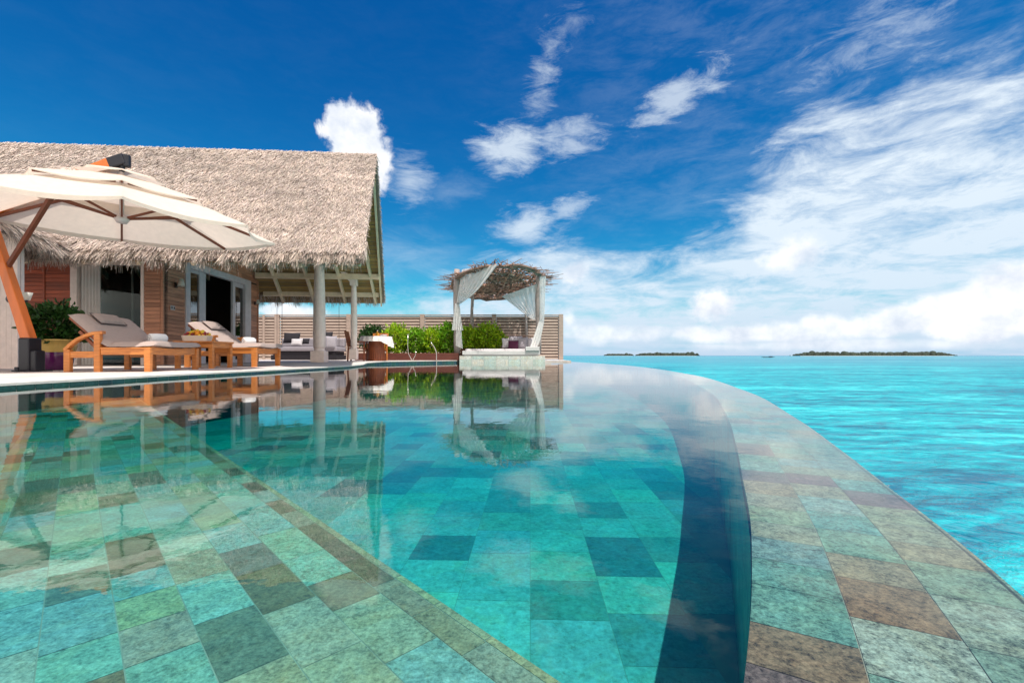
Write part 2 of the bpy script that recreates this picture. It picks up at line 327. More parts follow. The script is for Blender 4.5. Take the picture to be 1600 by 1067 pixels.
# ------------------------------------------------------------------ mesh helpers
class MB:
    def __init__(s): s.v = []; s.f = []; s.t = []
    def add(s, vs, fs, tone=None):
        o = len(s.v); s.v += [tuple(p) for p in vs]; s.f += [[i+o for i in q] for q in fs]; s.t += [tone if tone is not None else 1.0]*len(vs); return s
    def box(s, a, b, tone=None):
        x0, y0, z0 = a; x1, y1, z1 = b
        return s.add([(x0,y0,z0),(x1,y0,z0),(x1,y1,z0),(x0,y1,z0),(x0,y0,z1),(x1,y0,z1),(x1,y1,z1),(x0,y1,z1)],
              [(0,3,2,1),(4,5,6,7),(0,1,5,4),(1,2,6,5),(2,3,7,6),(3,0,4,7)], tone)
    def bar(s, p, q, w, h, up=(0,0,1), tone=None, w2=None, h2=None):
        p, q = Vector(p), Vector(q); d = (q-p).normalized(); u = Vector(up)
        if abs(d.dot(u)) > .98: u = Vector((0,1,0))
        a = d.cross(u).normalized(); b = a.cross(d).normalized(); vs = []
        for c, ww, hh in ((p, w, h), (q, w2 or w, h2 or h)):
            for i, j in ((-1,-1),(1,-1),(1,1),(-1,1)): vs.append(c+a*(i*ww/2)+b*(j*hh/2))
        return s.add(vs, [(0,1,2,3),(7,6,5,4),(0,4,5,1),(1,5,6,2),(2,6,7,3),(3,7,4,0)], tone)
    def tube(s, pts, r, n=8, tone=None):
        pts = [Vector(p) for p in pts]; rs = r if isinstance(r, (list, tuple)) else [r]*len(pts); vs = []; fs = []
        ref = Vector((0,0,1)) if abs((pts[-1]-pts[0]).normalized().z) < .9 else Vector((1,0,0))
        for i, p in enumerate(pts):
            d = (pts[min(i+1, len(pts)-1)]-pts[max(i-1, 0)]).normalized()
            a = d.cross(ref).normalized(); b = a.cross(d).normalized()
            for k in range(n):
                t = 2*PI*k/n; vs.append(p+a*math.cos(t)*rs[i]+b*math.sin(t)*rs[i])
        for i in range(len(pts)-1):
            for k in range(n):
                k2 = (k+1) % n; fs.append((i*n+k, i*n+k2, (i+1)*n+k2, (i+1)*n+k))
        fs.append(tuple(range(n-1, -1, -1))); fs.append(tuple((len(pts)-1)*n+k for k in range(n)))
        return s.add(vs, fs, tone)
    def lathe(s, prof, c=(0,0,0), n=32, tone=None):
        vs = []; fs = []; m = len(prof)
        for k in range(n):
            t = 2*PI*k/n
            for r, z in prof: vs.append((c[0]+r*math.cos(t), c[1]+r*math.sin(t), c[2]+z))
        for k in range(n):
            k2 = (k+1) % n
            for i in range(m-1): fs.append((k*m+i, k2*m+i, k2*m+i+1, k*m+i+1))
        return s.add(vs, fs, tone)
    def ball(s, c, r, sz=1., n=10, tone=None):
        return s.lathe([(max(1e-4, r*math.sin(PI*i/n)), -r*sz*math.cos(PI*i/n)) for i in range(n+1)], c, n+2, tone)
    def grid(s, fn, nu, nv, tone=None):
        vs = [fn(i/nu, j/nv) for i in range(nu+1) for j in range(nv+1)]
        fs = [(i*(nv+1)+j, (i+1)*(nv+1)+j, (i+1)*(nv+1)+j+1, i*(nv+1)+j+1) for i in range(nu) for j in range(nv)]
        return s.add(vs, fs, tone)
    def build(s, name, mat, parent=None, smooth=False, bevel=0, solid=0, loc=None, sub=0):
        me = bpy.data.meshes.new(name); me.from_pydata(s.v, [], s.f); me.materials.append(mat)
        if any(t != 1.0 for t in s.t):
            a = me.color_attributes.new('tone', 'FLOAT_COLOR', 'POINT')
            arr = np.ones((len(s.v), 4), np.float32)
            for i, t in enumerate(s.t): arr[i, :3] = t
            a.data.foreach_set('color', arr.ravel())
        elif mat in (M['cladding'], M['cladding_dark'], M['thatch'], M['drift'], M['soffit'], M['leaf_dark'], M['leaf_bright'], M['leaf_mid']):
            a = me.color_attributes.new('tone', 'FLOAT_COLOR', 'POINT'); a.data.foreach_set('color', np.ones(len(s.v)*4, np.float32))
        o = bpy.data.objects.new(name, me); COL.objects.link(o)
        if parent: o.parent = parent
        if loc: o.location = loc
        if smooth:
            for p in me.polygons: p.use_smooth = True
        if solid:
            d = o.modifiers.new('solid', 'SOLIDIFY'); d.thickness = solid; d.offset = 0
        if bevel:
            d = o.modifiers.new('bevel', 'BEVEL'); d.width = bevel; d.segments = 2; d.limit_method = 'ANGLE'
        if sub:
            d = o.modifiers.new('sub', 'SUBSURF'); d.levels = sub; d.render_levels = sub
        return o
def tag(o, label=None, cat=None, group=None, kind=None):
    if label: o['label'] = label
    if cat: o['category'] = cat
    if group: o['group'] = group
    if kind: o['kind'] = kind
    return o
def empty(name, loc=(0,0,0), rz=0, label=None, cat=None, group=None):
    o = bpy.data.objects.new(name, None); COL.objects.link(o); o.location = loc; o.rotation_euler = (0,0,rz); o.empty_display_size = .2
    return tag(o, label, cat, group)
def kids(o): return [c for c in bpy.data.objects if c.parent == o]
def copy_tree(o, parent=None):
    c = o.copy(); COL.objects.link(c); c.parent = parent
    for ch in kids(o): copy_tree(ch, c)
    return c
def at(u, v, D):   # a point at distance D that the photograph shows at (u, v)
    return Vector(((u-800)/F*D, D, EYE+(HV-v)/F*D))
def flat(u, v, z):
    D = (EYE-z)*F/(v-HV); return Vector(((u-800)/F*D, D, z))
def blades(name, roots, dirs, lens, wid, tones, mat, parent, side=None):
    n = len(roots); d = dirs/np.linalg.norm(dirs, axis=1, keepdims=True)
    s_ = side if side is not None else rng.normal(size=(n, 3))
    s_ = np.cross(d, s_); s_ /= np.linalg.norm(s_, axis=1, keepdims=True)
    w = wid[:, None]; L = lens[:, None]
    v = np.empty((n, 4, 3)); v[:,0] = roots-s_*w/2; v[:,1] = roots+s_*w/2; v[:,2] = roots+d*L+s_*w*.2; v[:,3] = roots+d*L-s_*w*.2
    me = bpy.data.meshes.new(name); me.vertices.add(n*4); me.vertices.foreach_set('co', v.ravel().astype(np.float32))
    me.loops.add(n*4); me.loops.foreach_set('vertex_index', np.arange(n*4, dtype=np.int32))
    me.polygons.add(n); me.polygons.foreach_set('loop_start', np.arange(0, n*4, 4, dtype=np.int32)); me.polygons.foreach_set('loop_total', np.full(n, 4, np.int32))
    me.update(calc_edges=True); me.validate()
    a = me.color_attributes.new('tone', 'FLOAT_COLOR', 'POINT'); c = np.ones((n, 4, 4), np.float32); c[:, :, :3] = tones[:, None, :]
    a.data.foreach_set('color', c.ravel()); me.materials.append(mat)
    o = bpy.data.objects.new(name, me); COL.objects.link(o); o.parent = parent; return o

# ------------------------------------------------------------------ pool
outer = [(-4.9,-3.75),(-2.4,-2.35),(-.9,-1.3),(-.35,-.75),(0.0,-.4),(.2,-.12),(.38,.15),(.50,.35),(.6015,.5386),(.681,.697),(.796,.95),(.958,1.305),(1.25,1.98),(1.79,3.40),(2.61,6.52),(3.22,12.06),(2.95,18.2),(2.55,21.5)]
def catmull(P, k=12):
    out = []; P = [Vector((*p, 0)) for p in P]
    for i in range(len(P)-1):
        a, b, c, d = P[max(i-1,0)], P[i], P[i+1], P[min(i+2, len(P)-1)]
        m1 = (c-a)*.5*(1 if i else 1); m2 = (d-b)*.5
        L = (c-b).length; m1 = m1.normalized()*L if m1.length else m1; m2 = m2.normalized()*L if m2.length else m2
        for j in range(k):
            t = j/k; out.append(b*(2*t**3-3*t*t+1)+m1*(t**3-2*t*t+t)+c*(-2*t**3+3*t*t)+m2*(t**3-t*t))
    out.append(P[-1]); return out
OC = catmull(outer)
cum_ = [0.0]
for a, b in zip(OC, OC[1:]): cum_.append(cum_[-1]+(b-a).length)
TOT = cum_[-1]
def rimpt(s_, off):     # arc length, inward offset
    s_ = max(0, min(TOT-1e-4, s_)); i = int(np.searchsorted(cum_, s_, side='right'))-1; i = min(i, len(OC)-2)
    t = (s_-cum_[i])/(cum_[i+1]-cum_[i]); p = OC[i].lerp(OC[i+1], t)
    def tan(k): k = max(1, min(len(OC)-2, k)); return (OC[k+1]-OC[k-1]).normalized()
    d = tan(i).lerp(tan(i+1), t).normalized(); n = Vector((-d.y, d.x, 0)); return p+n*off
RW = .279
# left / far coping line (water edge)
edge = [(-4.45,-3.55),(-4.35,0),(-4.27,2.5),(-4.25,3.75),(-4.2,5.4),(-4.05,6.9),(-3.82,9.3),(-3.76,10.5),(-3.95,12.0),(-4.25,13.3),(-4.05,14.4),(-2.09,17.15)]
mint = [(.30,.52,.46),(.36,.56,.48),(.27,.47,.44),(.42,.56,.45),(.33,.50,.40),(.24,.44,.43)]
browns = [(.24,.20,.13),(.20,.19,.16),(.28,.22,.14)]
def pick(pb=.14, k=1.0):
    c = random.choice(browns) if random.random() < pb else random.choice(mint); j = random.uniform(.85, 1.12)
    return tuple(x*j*k for x in c)
def tiles_obj(name, quads, mat, kind='structure', gap=.0):
    me = bpy.data.meshes.new(name); vs = []; fs = []; cs = []
    for (pts, c) in quads:
        o = len(vs); vs += pts; fs.append(list(range(o, o+len(pts)))); cs += [c]*len(pts)
    me.from_pydata([tuple(p) for p in vs], [], fs)
    a = me.color_attributes.new('tint', 'FLOAT_COLOR', 'POINT'); arr = np.ones((len(vs), 4), np.float32); arr[:, :3] = np.array(cs)
    a.data.foreach_set('color', arr.ravel()); me.materials.append(mat)
    o = bpy.data.objects.new(name, me); COL.objects.link(o); return tag(o, kind=kind)
# rim: three courses of stones following the curve, under a film of water
rim_q = []; ZR = -.006
spec = [(0, 1240, 1000, (.27,.23,.15)), (1, 1385, 955, (.30,.24,.15)), (2, 1215, 745, (.21,.19,.20)), (1, 1265, 743, (.22,.17,.20)), (2, 1385, 788, (.20,.17,.20)), (1, 1450, 1030, (.38,.56,.49)), (1, 1290, 780, (.30,.56,.53)), (2, 1540, 1000, (.33,.50,.42))]
spw = [(flat(u, v, ZR), c) for (_, u, v, c) in spec]
G_ = .0006
for row in range(3):
    s_ = random.uniform(0, .1)
    while s_ < TOT-.05:
        L = random.uniform(.075, .115) if s_ < 12 else random.uniform(.12, .2)
        o0, o1 = RW*(2-row)/3+G_, RW*(3-row)/3-(G_ if row else -.002)   # inward offsets: row 0 innermost
        c = tuple(x*random.uniform(.92, 1.05) for x in random.choice([(.28,.43,.33),(.24,.44,.37),(.33,.44,.34),(.17,.44,.40),(.21,.45,.40),(.36,.36,.26),(.18,.48,.46)])); 
        if random.random() < .07: c = (.22,.19,.18)
        n = 3; A = [rimpt(s_+G_+(L-2*G_)*k/n, o0) for k in range(n+1)]; B = [rimpt(s_+G_+(L-2*G_)*k/n, o1) for k in range(n+1)]
        cen = (A[1]+B[2])/2
        for pnt, cc in spw:
            if abs(pnt.x-cen.x) < .07 and abs(pnt.y-cen.y) < .07:
                loc = (pnt-cen); d = (A[-1]-A[0]).normalized(); al = abs(loc.x*d.x+loc.y*d.y); ac = abs(-loc.x*d.y+loc.y*d.x)
                if al < L/2 and ac < RW/7: c = cc
        poly = [Vector((p.x, p.y, ZR)) for p in A]+[Vector((p.x, p.y, ZR)) for p in reversed(B)]
        rim_q.append((poly, c)); s_ += L
tiles_obj('pool_rim', rim_q, M['stone'])
# rim body (grout bed, inner and outer faces)
NS = 260; rb = MB(); ring = []
for k in range(NS+1):
    s_ = TOT*(k/NS)**1.6; a = rimpt(s_, RW); b = rimpt(s_, 0)
    ring.append((a, b)); rb.v += [(a.x, a.y, ZR-.001), (b.x, b.y, ZR-.001), (a.x, a.y, -.7), (b.x, b.y, -1.9)]; rb.t += [1.0]*4
for k in range(NS):
    o = 4*k; rb.f += [(o, o+1, o+5, o+4), (o, o+4, o+6, o+2), (o+1, o+3, o+7, o+5)]
tag(rb.build('pool_rim_bed', M['grout']), kind='structure')
# inner wall tiles of the rim
wq = []; s_ = 0
while s_ < TOT-.3:
    L = .15
    for zi in range(4):
        z0, z1 = -.03-.15*zi, -.03-.15*(zi+1)+.004; a, b = rimpt(s_, RW+.003), rimpt(s_+L-.004, RW+.003)
        wq.append(([Vector((a.x,a.y,z0)), Vector((b.x,b.y,z0)), Vector((b.x,b.y,z1)), Vector((a.x,a.y,z1))], pick(.1, .9)))
    s_ += L
tiles_obj('pool_rim_wall', wq, M['stone_deep'])
# deep floor
RIMC = [rimpt(TOT*k/400, RW) for k in range(401)]
def inside_rim(x, y, d):
    c = min(RIMC, key=lambda p: (p.x-x)**2+(p.y-y)**2); i = RIMC.index(c); a, b = RIMC[max(i-1, 0)], RIMC[min(i+1, 400)]
    t = (b-a).normalized(); return (t.x*(y-c.y)-t.y*(x-c.x)) > -d
ZF = -.62; fq = []; TW = .27; ca, sa = math.cos(-.04), math.sin(-.04)
deep_c = [(.13,.28,.30),(.42,.66,.58),(.20,.36,.35),(.36,.60,.54),(.40,.64,.56),(.29,.50,.47),(.32,.54,.51),(.36,.58,.50),(.22,.40,.39),(.31,.52,.45)]
for i in range(-24, 20):
    yy = -2.5+random.uniform(0, .3)
    while yy < 22:
        L = random.choice([.27, .27, .4]); x0, x1 = i*TW+.001, (i+1)*TW-.001; c = tuple(v*random.uniform(.9, 1.05) for v in random.choice(deep_c))
        pts = [(x0, yy+.001), (x1, yy+.001), (x1, yy+L-.001), (x0, yy+L-.001)]
        if all(inside_rim(ca*a-sa*b, sa*a+ca*b, .16) for a, b in pts): fq.append(([Vector((ca*a-sa*b, sa*a+ca*b, ZF)) for a, b in pts], c))
        yy += L
tiles_obj('pool_floor', fq, M['stone_deep'])
fb = [(p.x, p.y) for p in RIMC[::8]]+[(-5, 21)]; nb = len(fb)
tag(MB().add([(x, y, ZF-.001) for x, y in fb]+[(x, y, -.9) for x, y in fb], [tuple(range(nb)), tuple(range(2*nb-1, nb-1, -1))]+[(i, nb+i, nb+(i+1) % nb, (i+1) % nb) for i in range(nb)]).build('pool_floor_bed', M['grout']), kind='structure')
# shallow shelf, edge runs diagonally
ZS = -.2; E0 = Vector((.075, .667, 0)); ed = Vector((-2.651, 2.763, 0)).normalized(); en = Vector((-ed.y, ed.x, 0))  # en points towards the shelf side
if en.dot(Vector((-1,-1,0))) < 0: en = -en
sq = []
def shelf_tile(s0, s1, n0, n1, c, gp=.0010):
    sq.append(([E0+ed*a+en*b+Vector((0,0,ZS)) for a, b in ((s0+gp, n0+gp), (s1-gp, n0+gp), (s1-gp, n1-gp), (s0+gp, n1-gp))], c))
n0 = 0
rows = [.018, .052]+[.098]*56
shelf_c = [(.30,.46,.38),(.36,.50,.40),(.27,.47,.42),(.40,.46,.31),(.36,.42,.29),(.25,.46,.43),(.25,.49,.45),(.24,.46,.44),(.28,.50,.44),(.40,.42,.29),(.30,.38,.29)]
for ri, rw in enumerate(rows):
    s_ = -.45-n0*1.0+random.uniform(0, .1)
    while s_ < 6.4:
        L = .15 if ri < 2 else random.choice([.13, .16, .2])
        if ri == 0: c = (.40,.38,.24)
        elif ri == 1: c = random.choice([(.20,.15,.10), (.22,.17,.11), (.19,.15,.10), (.24,.20,.13), (.36,.40,.28), (.40,.40,.27), (.30,.42,.34), (.34,.32,.22)])
        else: c = random.choice([(.22,.20,.13), (.20,.22,.18), (.27,.22,.14)]) if random.random() < .17 else random.choice(shelf_c)
        c = tuple(v*random.uniform(.9, 1.08) for v in c)
        p = E0+ed*(s_+L/2)+en*(n0+rw/2)
        if p.x > -4.45 and inside_rim(p.x, p.y, -.02): shelf_tile(s_, s_+L, n0, n0+rw, c)
        s_ += L
    n0 += rw
tiles_obj('pool_shelf', sq, M['stone_shelf'])
sb = MB(); c4 = [E0+ed*-.3, E0+ed*6.0, Vector((-4.5, 5.2, 0)), Vector((-4.5, -3.2, 0)), Vector((-2.5, -2.1, 0))]
sb.add([(p.x,p.y,z) for z in (ZF-.1, ZS-.001) for p in c4], [(i, (i+1) % 5, 5+(i+1) % 5, 5+i) for i in range(5)]+[(5,6,7,8,9)])
tag(sb.build('pool_shelf_bed', M['grout']), kind='structure')
# riser tiles of the shelf
rq = []
s_ = -.3
while s_ < 5.8:
    for zi in range(3):
        z0, z1 = ZS-.004-.135*zi, ZS-.135*(zi+1)
        a, b = E0+ed*(s_+.002)-en*.003, E0+ed*(s_+.148)-en*.003
        rq.append(([Vector((a.x,a.y,z0)), Vector((b.x,b.y,z0)), Vector((b.x,b.y,z1)), Vector((a.x,a.y,z1))], pick(.2, .9)))
    s_ += .15
tiles_obj('pool_shelf_riser', rq, M['stone_deep'])
# pool water: closed volume
wv = [Vector((a[0]-.03, a[1], 0)) for a in edge[:-2]]+[Vector((-4.1,14.5,0)), Vector((-2.12,17.25,0)), Vector((-2.1,17.5,0)), Vector((1.25,18.3,0)), Vector((1.3,19.8,0)), Vector((2.5,20.6,0))]
rimv = [rimpt(TOT*(k/260)**1.6, .002) for k in range(260, -1, -1)]
rimv = [p for p in rimv if p.y < 20.8]
rimv = [p for p in rimv if p.x > -4.4 or p.y > 0]; loop = wv+rimv
n = len(loop); mb = MB(); mb.add([(p.x,p.y,0) for p in loop]+[(p.x,p.y,-.8) for p in loop], [tuple(range(n))[::-1], tuple(range(n, 2*n))]+[(i, (i+1) % n, n+(i+1) % n, n+i) for i in range(n)])
tag(mb.build('pool_water', M['pool_water']), kind='structure')

# ------------------------------------------------------------------ deck, coping, walls of the pool
DZ = .05
dk = MB(); left = [(-30,-8), (-30,26)]
ep = [Vector((a[0], a[1], 0)) for a in edge]
# coping strip along the edge with white stone nosing
def off_line(P, d):
    out = []
    for i, p in enumerate(P):
        t = (P[min(i+1, len(P)-1)]-P[max(i-1, 0)]).normalized(); out.append(p+Vector((-t.y, t.x, 0))*d)
    return out
def strip(P0, P1, z0, z1, name, mat, kind='structure'):
    m = MB(); n = len(P0)
    m.add([(p.x,p.y,z1) for p in P0]+[(p.x,p.y,z1) for p in P1]+[(p.x,p.y,z0) for p in P0]+[(p.x,p.y,z0) for p in P1],
          [q for i in range(n-1) for q in ((i, i+1, n+i+1, n+i), (i, 2*n+i, 2*n+i+1, i+1), (n+i, n+i+1, 3*n+i+1, 3*n+i), (2*n+i, 3*n+i, 3*n+i+1, 2*n+i+1))])
    return tag(m.build(name, mat), kind=kind)
nose = off_line(ep, -.025); inn = off_line(ep, .42)
zs = lambda y: .05 if y < 12.5 else .05+.05*min(1, (y-12.5)/1.5)
m = MB(); N_ = len(ep)
m.add([(p.x,p.y,zs(p.y)) for p in nose]+[(p.x,p.y,zs(p.y)) for p in inn]+[(p.x,p.y,zs(p.y)-.022) for p in nose]+[(p.x,p.y,zs(p.y)-.022) for p in ep],
      [q for i in range(N_-1) for q in ((i, i+1, N_+i+1, N_+i), (i, 2*N_+i, 2*N_+i+1, i+1), (2*N_+i, 3*N_+i, 3*N_+i+1, 2*N_+i+1))])
tag(m.build('coping', M['coping']), kind='structure')
# pool side wall tiles
wq = []
for a, b in zip(ep, ep[1:]):
    L = (b-a).length; k = max(1, int(L/.15))
    for i in range(k):
        p, q = a.lerp(b, i/k), a.lerp(b, (i+1)/k-.02/k)
        zz0 = zs(p.y)-.022
        for (z0, z1) in [(zz0, -.05), (-.053, -.2), (-.203, -.35), (-.353, -.5), (-.503, -.65)]:
            wq.append(([Vector((p.x,p.y,z0)), Vector((q.x,q.y,z0)), Vector((q.x,q.y,z1)), Vector((p.x,p.y,z1))], tuple(v*random.uniform(.5, .8) for v in (.07,.24,.27))))
tiles_obj('pool_side_wall', wq, M['stone_deep'])
# main deck sheet
dm = MB()
for i in range(N_-1):
    a, b = inn[i], inn[i+1]
dl = [p for p in inn]
poly = [(p.x, p.y) for p in dl]+[(-2.1, 24.5), (-30, 24.5), (-30, -8), (-4.95, -8)]
npoly = len(poly)
dm.add([(x, y, zs(y)-.004) for x, y in poly]+[(x, y, -.3) for x, y in poly], [tuple(range(npoly))]+[(i, (i+1) % npoly, npoly+(i+1) % npoly, npoly+i) for i in range(npoly)])
tag(dm.build('deck', M['deck']), kind='structure')
# far deck spur below the end of the fence, and deck behind the daybed
tag(MB().box((-2.2, 17.9, -.4), (1.55, 24.5, .09)).box((1.555, 19.6, -.4), (2.55, 24.5, .06)).build('deck_spur', M['deck']), kind='structure')
tag(MB().box((-29, -7, -2.2), (-4.7, 24, -.31)).box((-4.69, 15.5, -2.2), (2.3, 24, -.41)).build('deck_footing', M['conc']), kind='structure')

# ------------------------------------------------------------------ sea, islands, boat
sz = -1.5
ys = [-400, -40, 0, 20, 60, 200, 600, 2000, 6000, 60000]
sm = MB(); xs = [-40000, -6000, -600, -60, 0, 60, 600, 6000, 40000]
sm.add([(x, y, sz) for y in ys for x in xs], [(j*9+i, j*9+i+1, (j+1)*9+i+1, (j+1)*9+i) for j in range(len(ys)-1) for i in range(8)])
tag(sm.build('sea', M['sea']), kind='structure')
def island(u0, u1, D, hpx, name='island_wood'):
    x0, x1 = (u0-800)/F*D, (u1-800)/F*D; w = x1-x0; H = hpx/F*D; m = MB(); n = int(abs(w)/9)
    for i in range(n):
        t = (i+.5)/n; env = min(1, t*9, (1-t)*9)**.6
        for k in range(2):
            hh = H*env*random.uniform(.65, 1.05)*(1.35 if random.random() < .05 else 1); x = x0+w*t+random.uniform(-6, 6)
            m.ball((x, D+random.uniform(-30, 30), sz+hh*.45), hh*.62+3, .95, 6)
    tag(m.build(name, M['isl'], smooth=True), kind='stuff')
    b = MB(); b.lathe([(.01, 1.6), (.97, 1.2), (1.0, -.5)], n=40); b.v = [(x*w*.51+(x0+x1)/2, y*80+D, z+sz) for x, y, z in b.v]
    tag(b.build('island', M['sand']), kind='structure')
island(1236, 1490, 3200, 5.2); island(992, 1092, 4200, 4.0); island(945, 990, 5600, 2.8)
bp = flat(1200, 558.6, sz); bt = empty('boat', (bp.x, bp.y, sz), .1, 'small dark boat low on the lagoon left of the long island', 'boat')
hl = MB(); Lb = 24/F*bp.y
def hull(u, v):
    t = u*2-1; w = (1-abs(t)**2.6)*Lb*.085; a = (v-.5)*PI; return (t*Lb/2, math.sin(a)*w, .9*Lb*.05-(math.cos(a))*Lb*.045*(1-abs(t)**4)+abs(t)**3*Lb*.02)
hl.grid(hull, 16, 8); hl.build('hull', M['boat'], bt, True, solid=.1)
MB().box((-.05*Lb+Lb*.12, -Lb*.035, Lb*.04), (Lb*.3, Lb*.035, Lb*.085)).build('cabin', M['boat'], bt)

# ------------------------------------------------------------------ villa (local frame: origin at the corner of the two clad walls)
YAW = math.atan(50/711)
O = Vector((-7.82, 10.2, DZ))
villa = empty('villa', O, YAW, 'beach villa with silvery thatched roof, timber clad walls and white columns beside the pool', 'villa')
def loc(p):   # world -> villa local
    d = Vector(p)-O; c, s_ = math.cos(YAW), math.sin(YAW); return Vector((d.x*c+d.y*s_, -d.x*s_+d.y*c, d.z))
TE, TR, TF = -1.72, 1.6, 4.95; ZE, ZRG = 2.28-DZ, 5.64-DZ
def gx(t): return 4.83+(3.86-4.83)*(t-TE)/(TF-TE)   # gable end runs slightly askew
SL = -9.5
slope = (ZRG-ZE)/(TR-TE); slopeF = (ZRG-ZE)/(TF-TR)
# thatch slabs
rm = MB(); th = .16
def slab(t0, z0, t1, z1):
    nz = .22
    rm.add([(SL,t0,z0),(gx(t0),t0,z0),(gx(t1),t1,z1),(SL,t1,z1),(SL,t0,z0-nz),(gx(t0),t0,z0-nz),(gx(t1),t1,z1-nz),(SL,t1,z1-nz)],
       [(0,1,2,3),(7,6,5,4),(0,4,5,1),(1,5,6,2),(3,2,6,7),(0,3,7,4)])
slab(TE, ZE, TR, ZRG); slab(TF, ZE, TR, ZRG)
roof = rm.build('roof', M['thatch_base'], villa)
def tones(n, lo=.45, hi=1.35, warm=.08):
    k = rng.uniform(lo, hi, n)**1.0; t = np.stack([k*(1+rng.normal(0, warm*.4, n)), k, k*(1-rng.normal(0, warm*.5, n))], 1); return np.clip(t, .1, 1.8)
def slope_blades(n, t0, z0, t1, z1, name):
    s_ = rng.uniform(SL, 4.9, n); f = rng.uniform(0, 1, n)**.97; t = t0+(t1-t0)*f; z = z0+(z1-z0)*f
    # ridge sags a little: blades keep to the slab
    ok = s_ < 4.83+(3.86-4.83)*(t-TE)/(TF-TE)+.02; s_, t, z = s_[ok], t[ok], z[ok]; n = len(s_)
    d = np.array([0, t0-t1, z0-z1]); d = d/np.linalg.norm(d); nn = np.array([0, -(z1-z0)*np.sign(t1-t0), abs(t1-t0)]); nn = nn/np.linalg.norm(nn)
    D = d[None]+nn[None]*rng.uniform(-.02, .20, n)[:, None]+np.stack([rng.normal(0, .28, n), np.zeros(n), np.zeros(n)], 1)
    R = np.stack([s_, t, z], 1)+nn[None]*rng.uniform(0, .035, n)[:, None]
    patch = 1+.12*np.sin(s_*1.7+t*2.3)*np.sin(s_*.6-t*1.1)+.07*np.sin(t*13+np.sin(s_)*.8)
    sd = np.tile(nn, (n, 1))+rng.normal(0, .35, (n, 3))
    return blades(name, R, D, rng.uniform(.06, .19, n), rng.uniform(.007, .017, n), tones(n, .62, 1.28)*patch[:, None], M['thatch'], roof, sd)
tag(slope_blades(150000, TE, ZE, TR, ZRG, 'thatch'), kind='stuff')
tag(slope_blades(12000, TF, ZE, TR, ZRG, 'thatch'), kind='stuff')
def fringe(n, P0, P1, outv, zlo, zhi, name, parent, dn=1.0):
    f = rng.uniform(0, 1, n); P0, P1 = np.array(P0), np.array(P1); R = P0[None]*(1-f)[:, None]+P1[None]*f[:, None]
    k = rng.uniform(0, 1, n); R = R-np.array(outv)[None]*(k*.35)[:, None]+np.array([0,0,1.])[None]*(k*.35*.95-.02)[:, None]
    D = np.array(outv)[None]*rng.uniform(.1, .9, n)[:, None]+np.array([0,0,-1.])[None]*rng.uniform(.8, 1.3, n)[:, None]+rng.normal(0, .16, (n, 3))
    clump = .75+.35*np.sin(f*173)*np.sin(f*61+1)+rng.uniform(-.1, .1, n)
    L = rng.uniform(zlo, zhi, n)*clump*(.6+k*.7)
    return tag(blades(name, R, D, L, rng.uniform(.006, .014, n), tones(n, .5, 1.6), M['thatch'], parent), kind='stuff')
fringe(36000, (-3.2+0.0, TE, ZE-.02), (gx(TE), TE, ZE-.02), (0,-1,0), .26, .56, 'eave_fringe', roof)
fringe(9000, (-7, TF, ZE-.10), (gx(TF), TF, ZE-.10), (0,1,0), .28, .52, 'eave_fringe', roof)
for (ta, za, tb, zb, nn) in ((TE, ZE, TR, ZRG, 1800), (TR, ZRG, TF, ZE, 2500)):
    n = nn; f = rng.uniform(0, 1, n); t = ta+(tb-ta)*f; z = za+(zb-za)*f-rng.uniform(0, .2, n)
    R = np.stack([gx(t)-.03+0*t, t, z], 1); D = np.stack([rng.uniform(.05, .6, n), np.sign(TR-t)*-.6, -.7*np.ones(n)], 1)+rng.normal(0, .15, (n, 3))
    tag(blades('verge_fringe', R, D, rng.uniform(.05, .14, n), rng.uniform(.01, .02, n), tones(n, .5, 1.2), M['thatch'], roof), kind='stuff')
# soffit planks + rafters
sf = MB()
for (t0, z0, t1, z1, sg) in ((TE, ZE, TR, ZRG, 1), (TF, ZE, TR, ZRG, -1)):
    k = 34
    for i in range(k):
        a, b = i/k, (i+1)/k-.004; ta, tb = t0+(t1-t0)*a, t0+(t1-t0)*b; za, zb = z0+(z1-z0)*a-.235, z0+(z1-z0)*b-.235
        sf.add([(SL,ta,za),(gx(ta)-.06,ta,za),(gx(tb)-.06,tb,zb),(SL,tb,zb)], [(0,1,2,3)], random.uniform(.7, 1.25))
sf.build('soffit', M['soffit'], roof)
def zroof(t, d=.0): return (ZE+(t-TE)*slope if t < TR else ZE+(TF-t)*slopeF)-d
for i in range(13):
    s_ = 3.6-i*1.0
    m = MB(); m.bar((s_, TF-.1, zroof(TF-.1, .33)), (s_, TR+.1, zroof(TR+.1, .33)), .07, .13); m.build('rafter', M['cream_beam'], roof)
    m = MB(); m.bar((s_, TE+.1, zroof(TE+.1, .33)), (s_, TR-.1, zroof(TR-.1, .33)), .07, .13); m.build('rafter', M['cream_beam'], roof)
m = MB(); m.bar((gx(TF)-.1, TF-.02, zroof(TF, .31)), (gx(TR)-.1, TR, zroof(TR, .31)), .05, .12); m.build('barge_board', M['cream_beam'], roof)
m = MB(); m.bar((gx(TE)-.1, TE+.1, zroof(TE+.1, .31)), (gx(TR)-.1, TR, zroof(TR, .31)), .05, .12); m.build('barge_board', M['cream_beam'], roof)
tp = 4.10
m = MB(); m.bar((.05, tp, zroof(tp, .34)), (gx(tp)-.12, tp, zroof(tp, .34)), .12, .17); m.build('purlin', M['cream_beam'], roof, bevel=.01)
m = MB(); m.bar((.05, TF-.32, zroof(TF-.32, .31)), (gx(TF)-.12, TF-.32, zroof(TF-.32, .31)), .1, .15); m.build('wall_plate', M['cream_beam'], roof, bevel=.01)
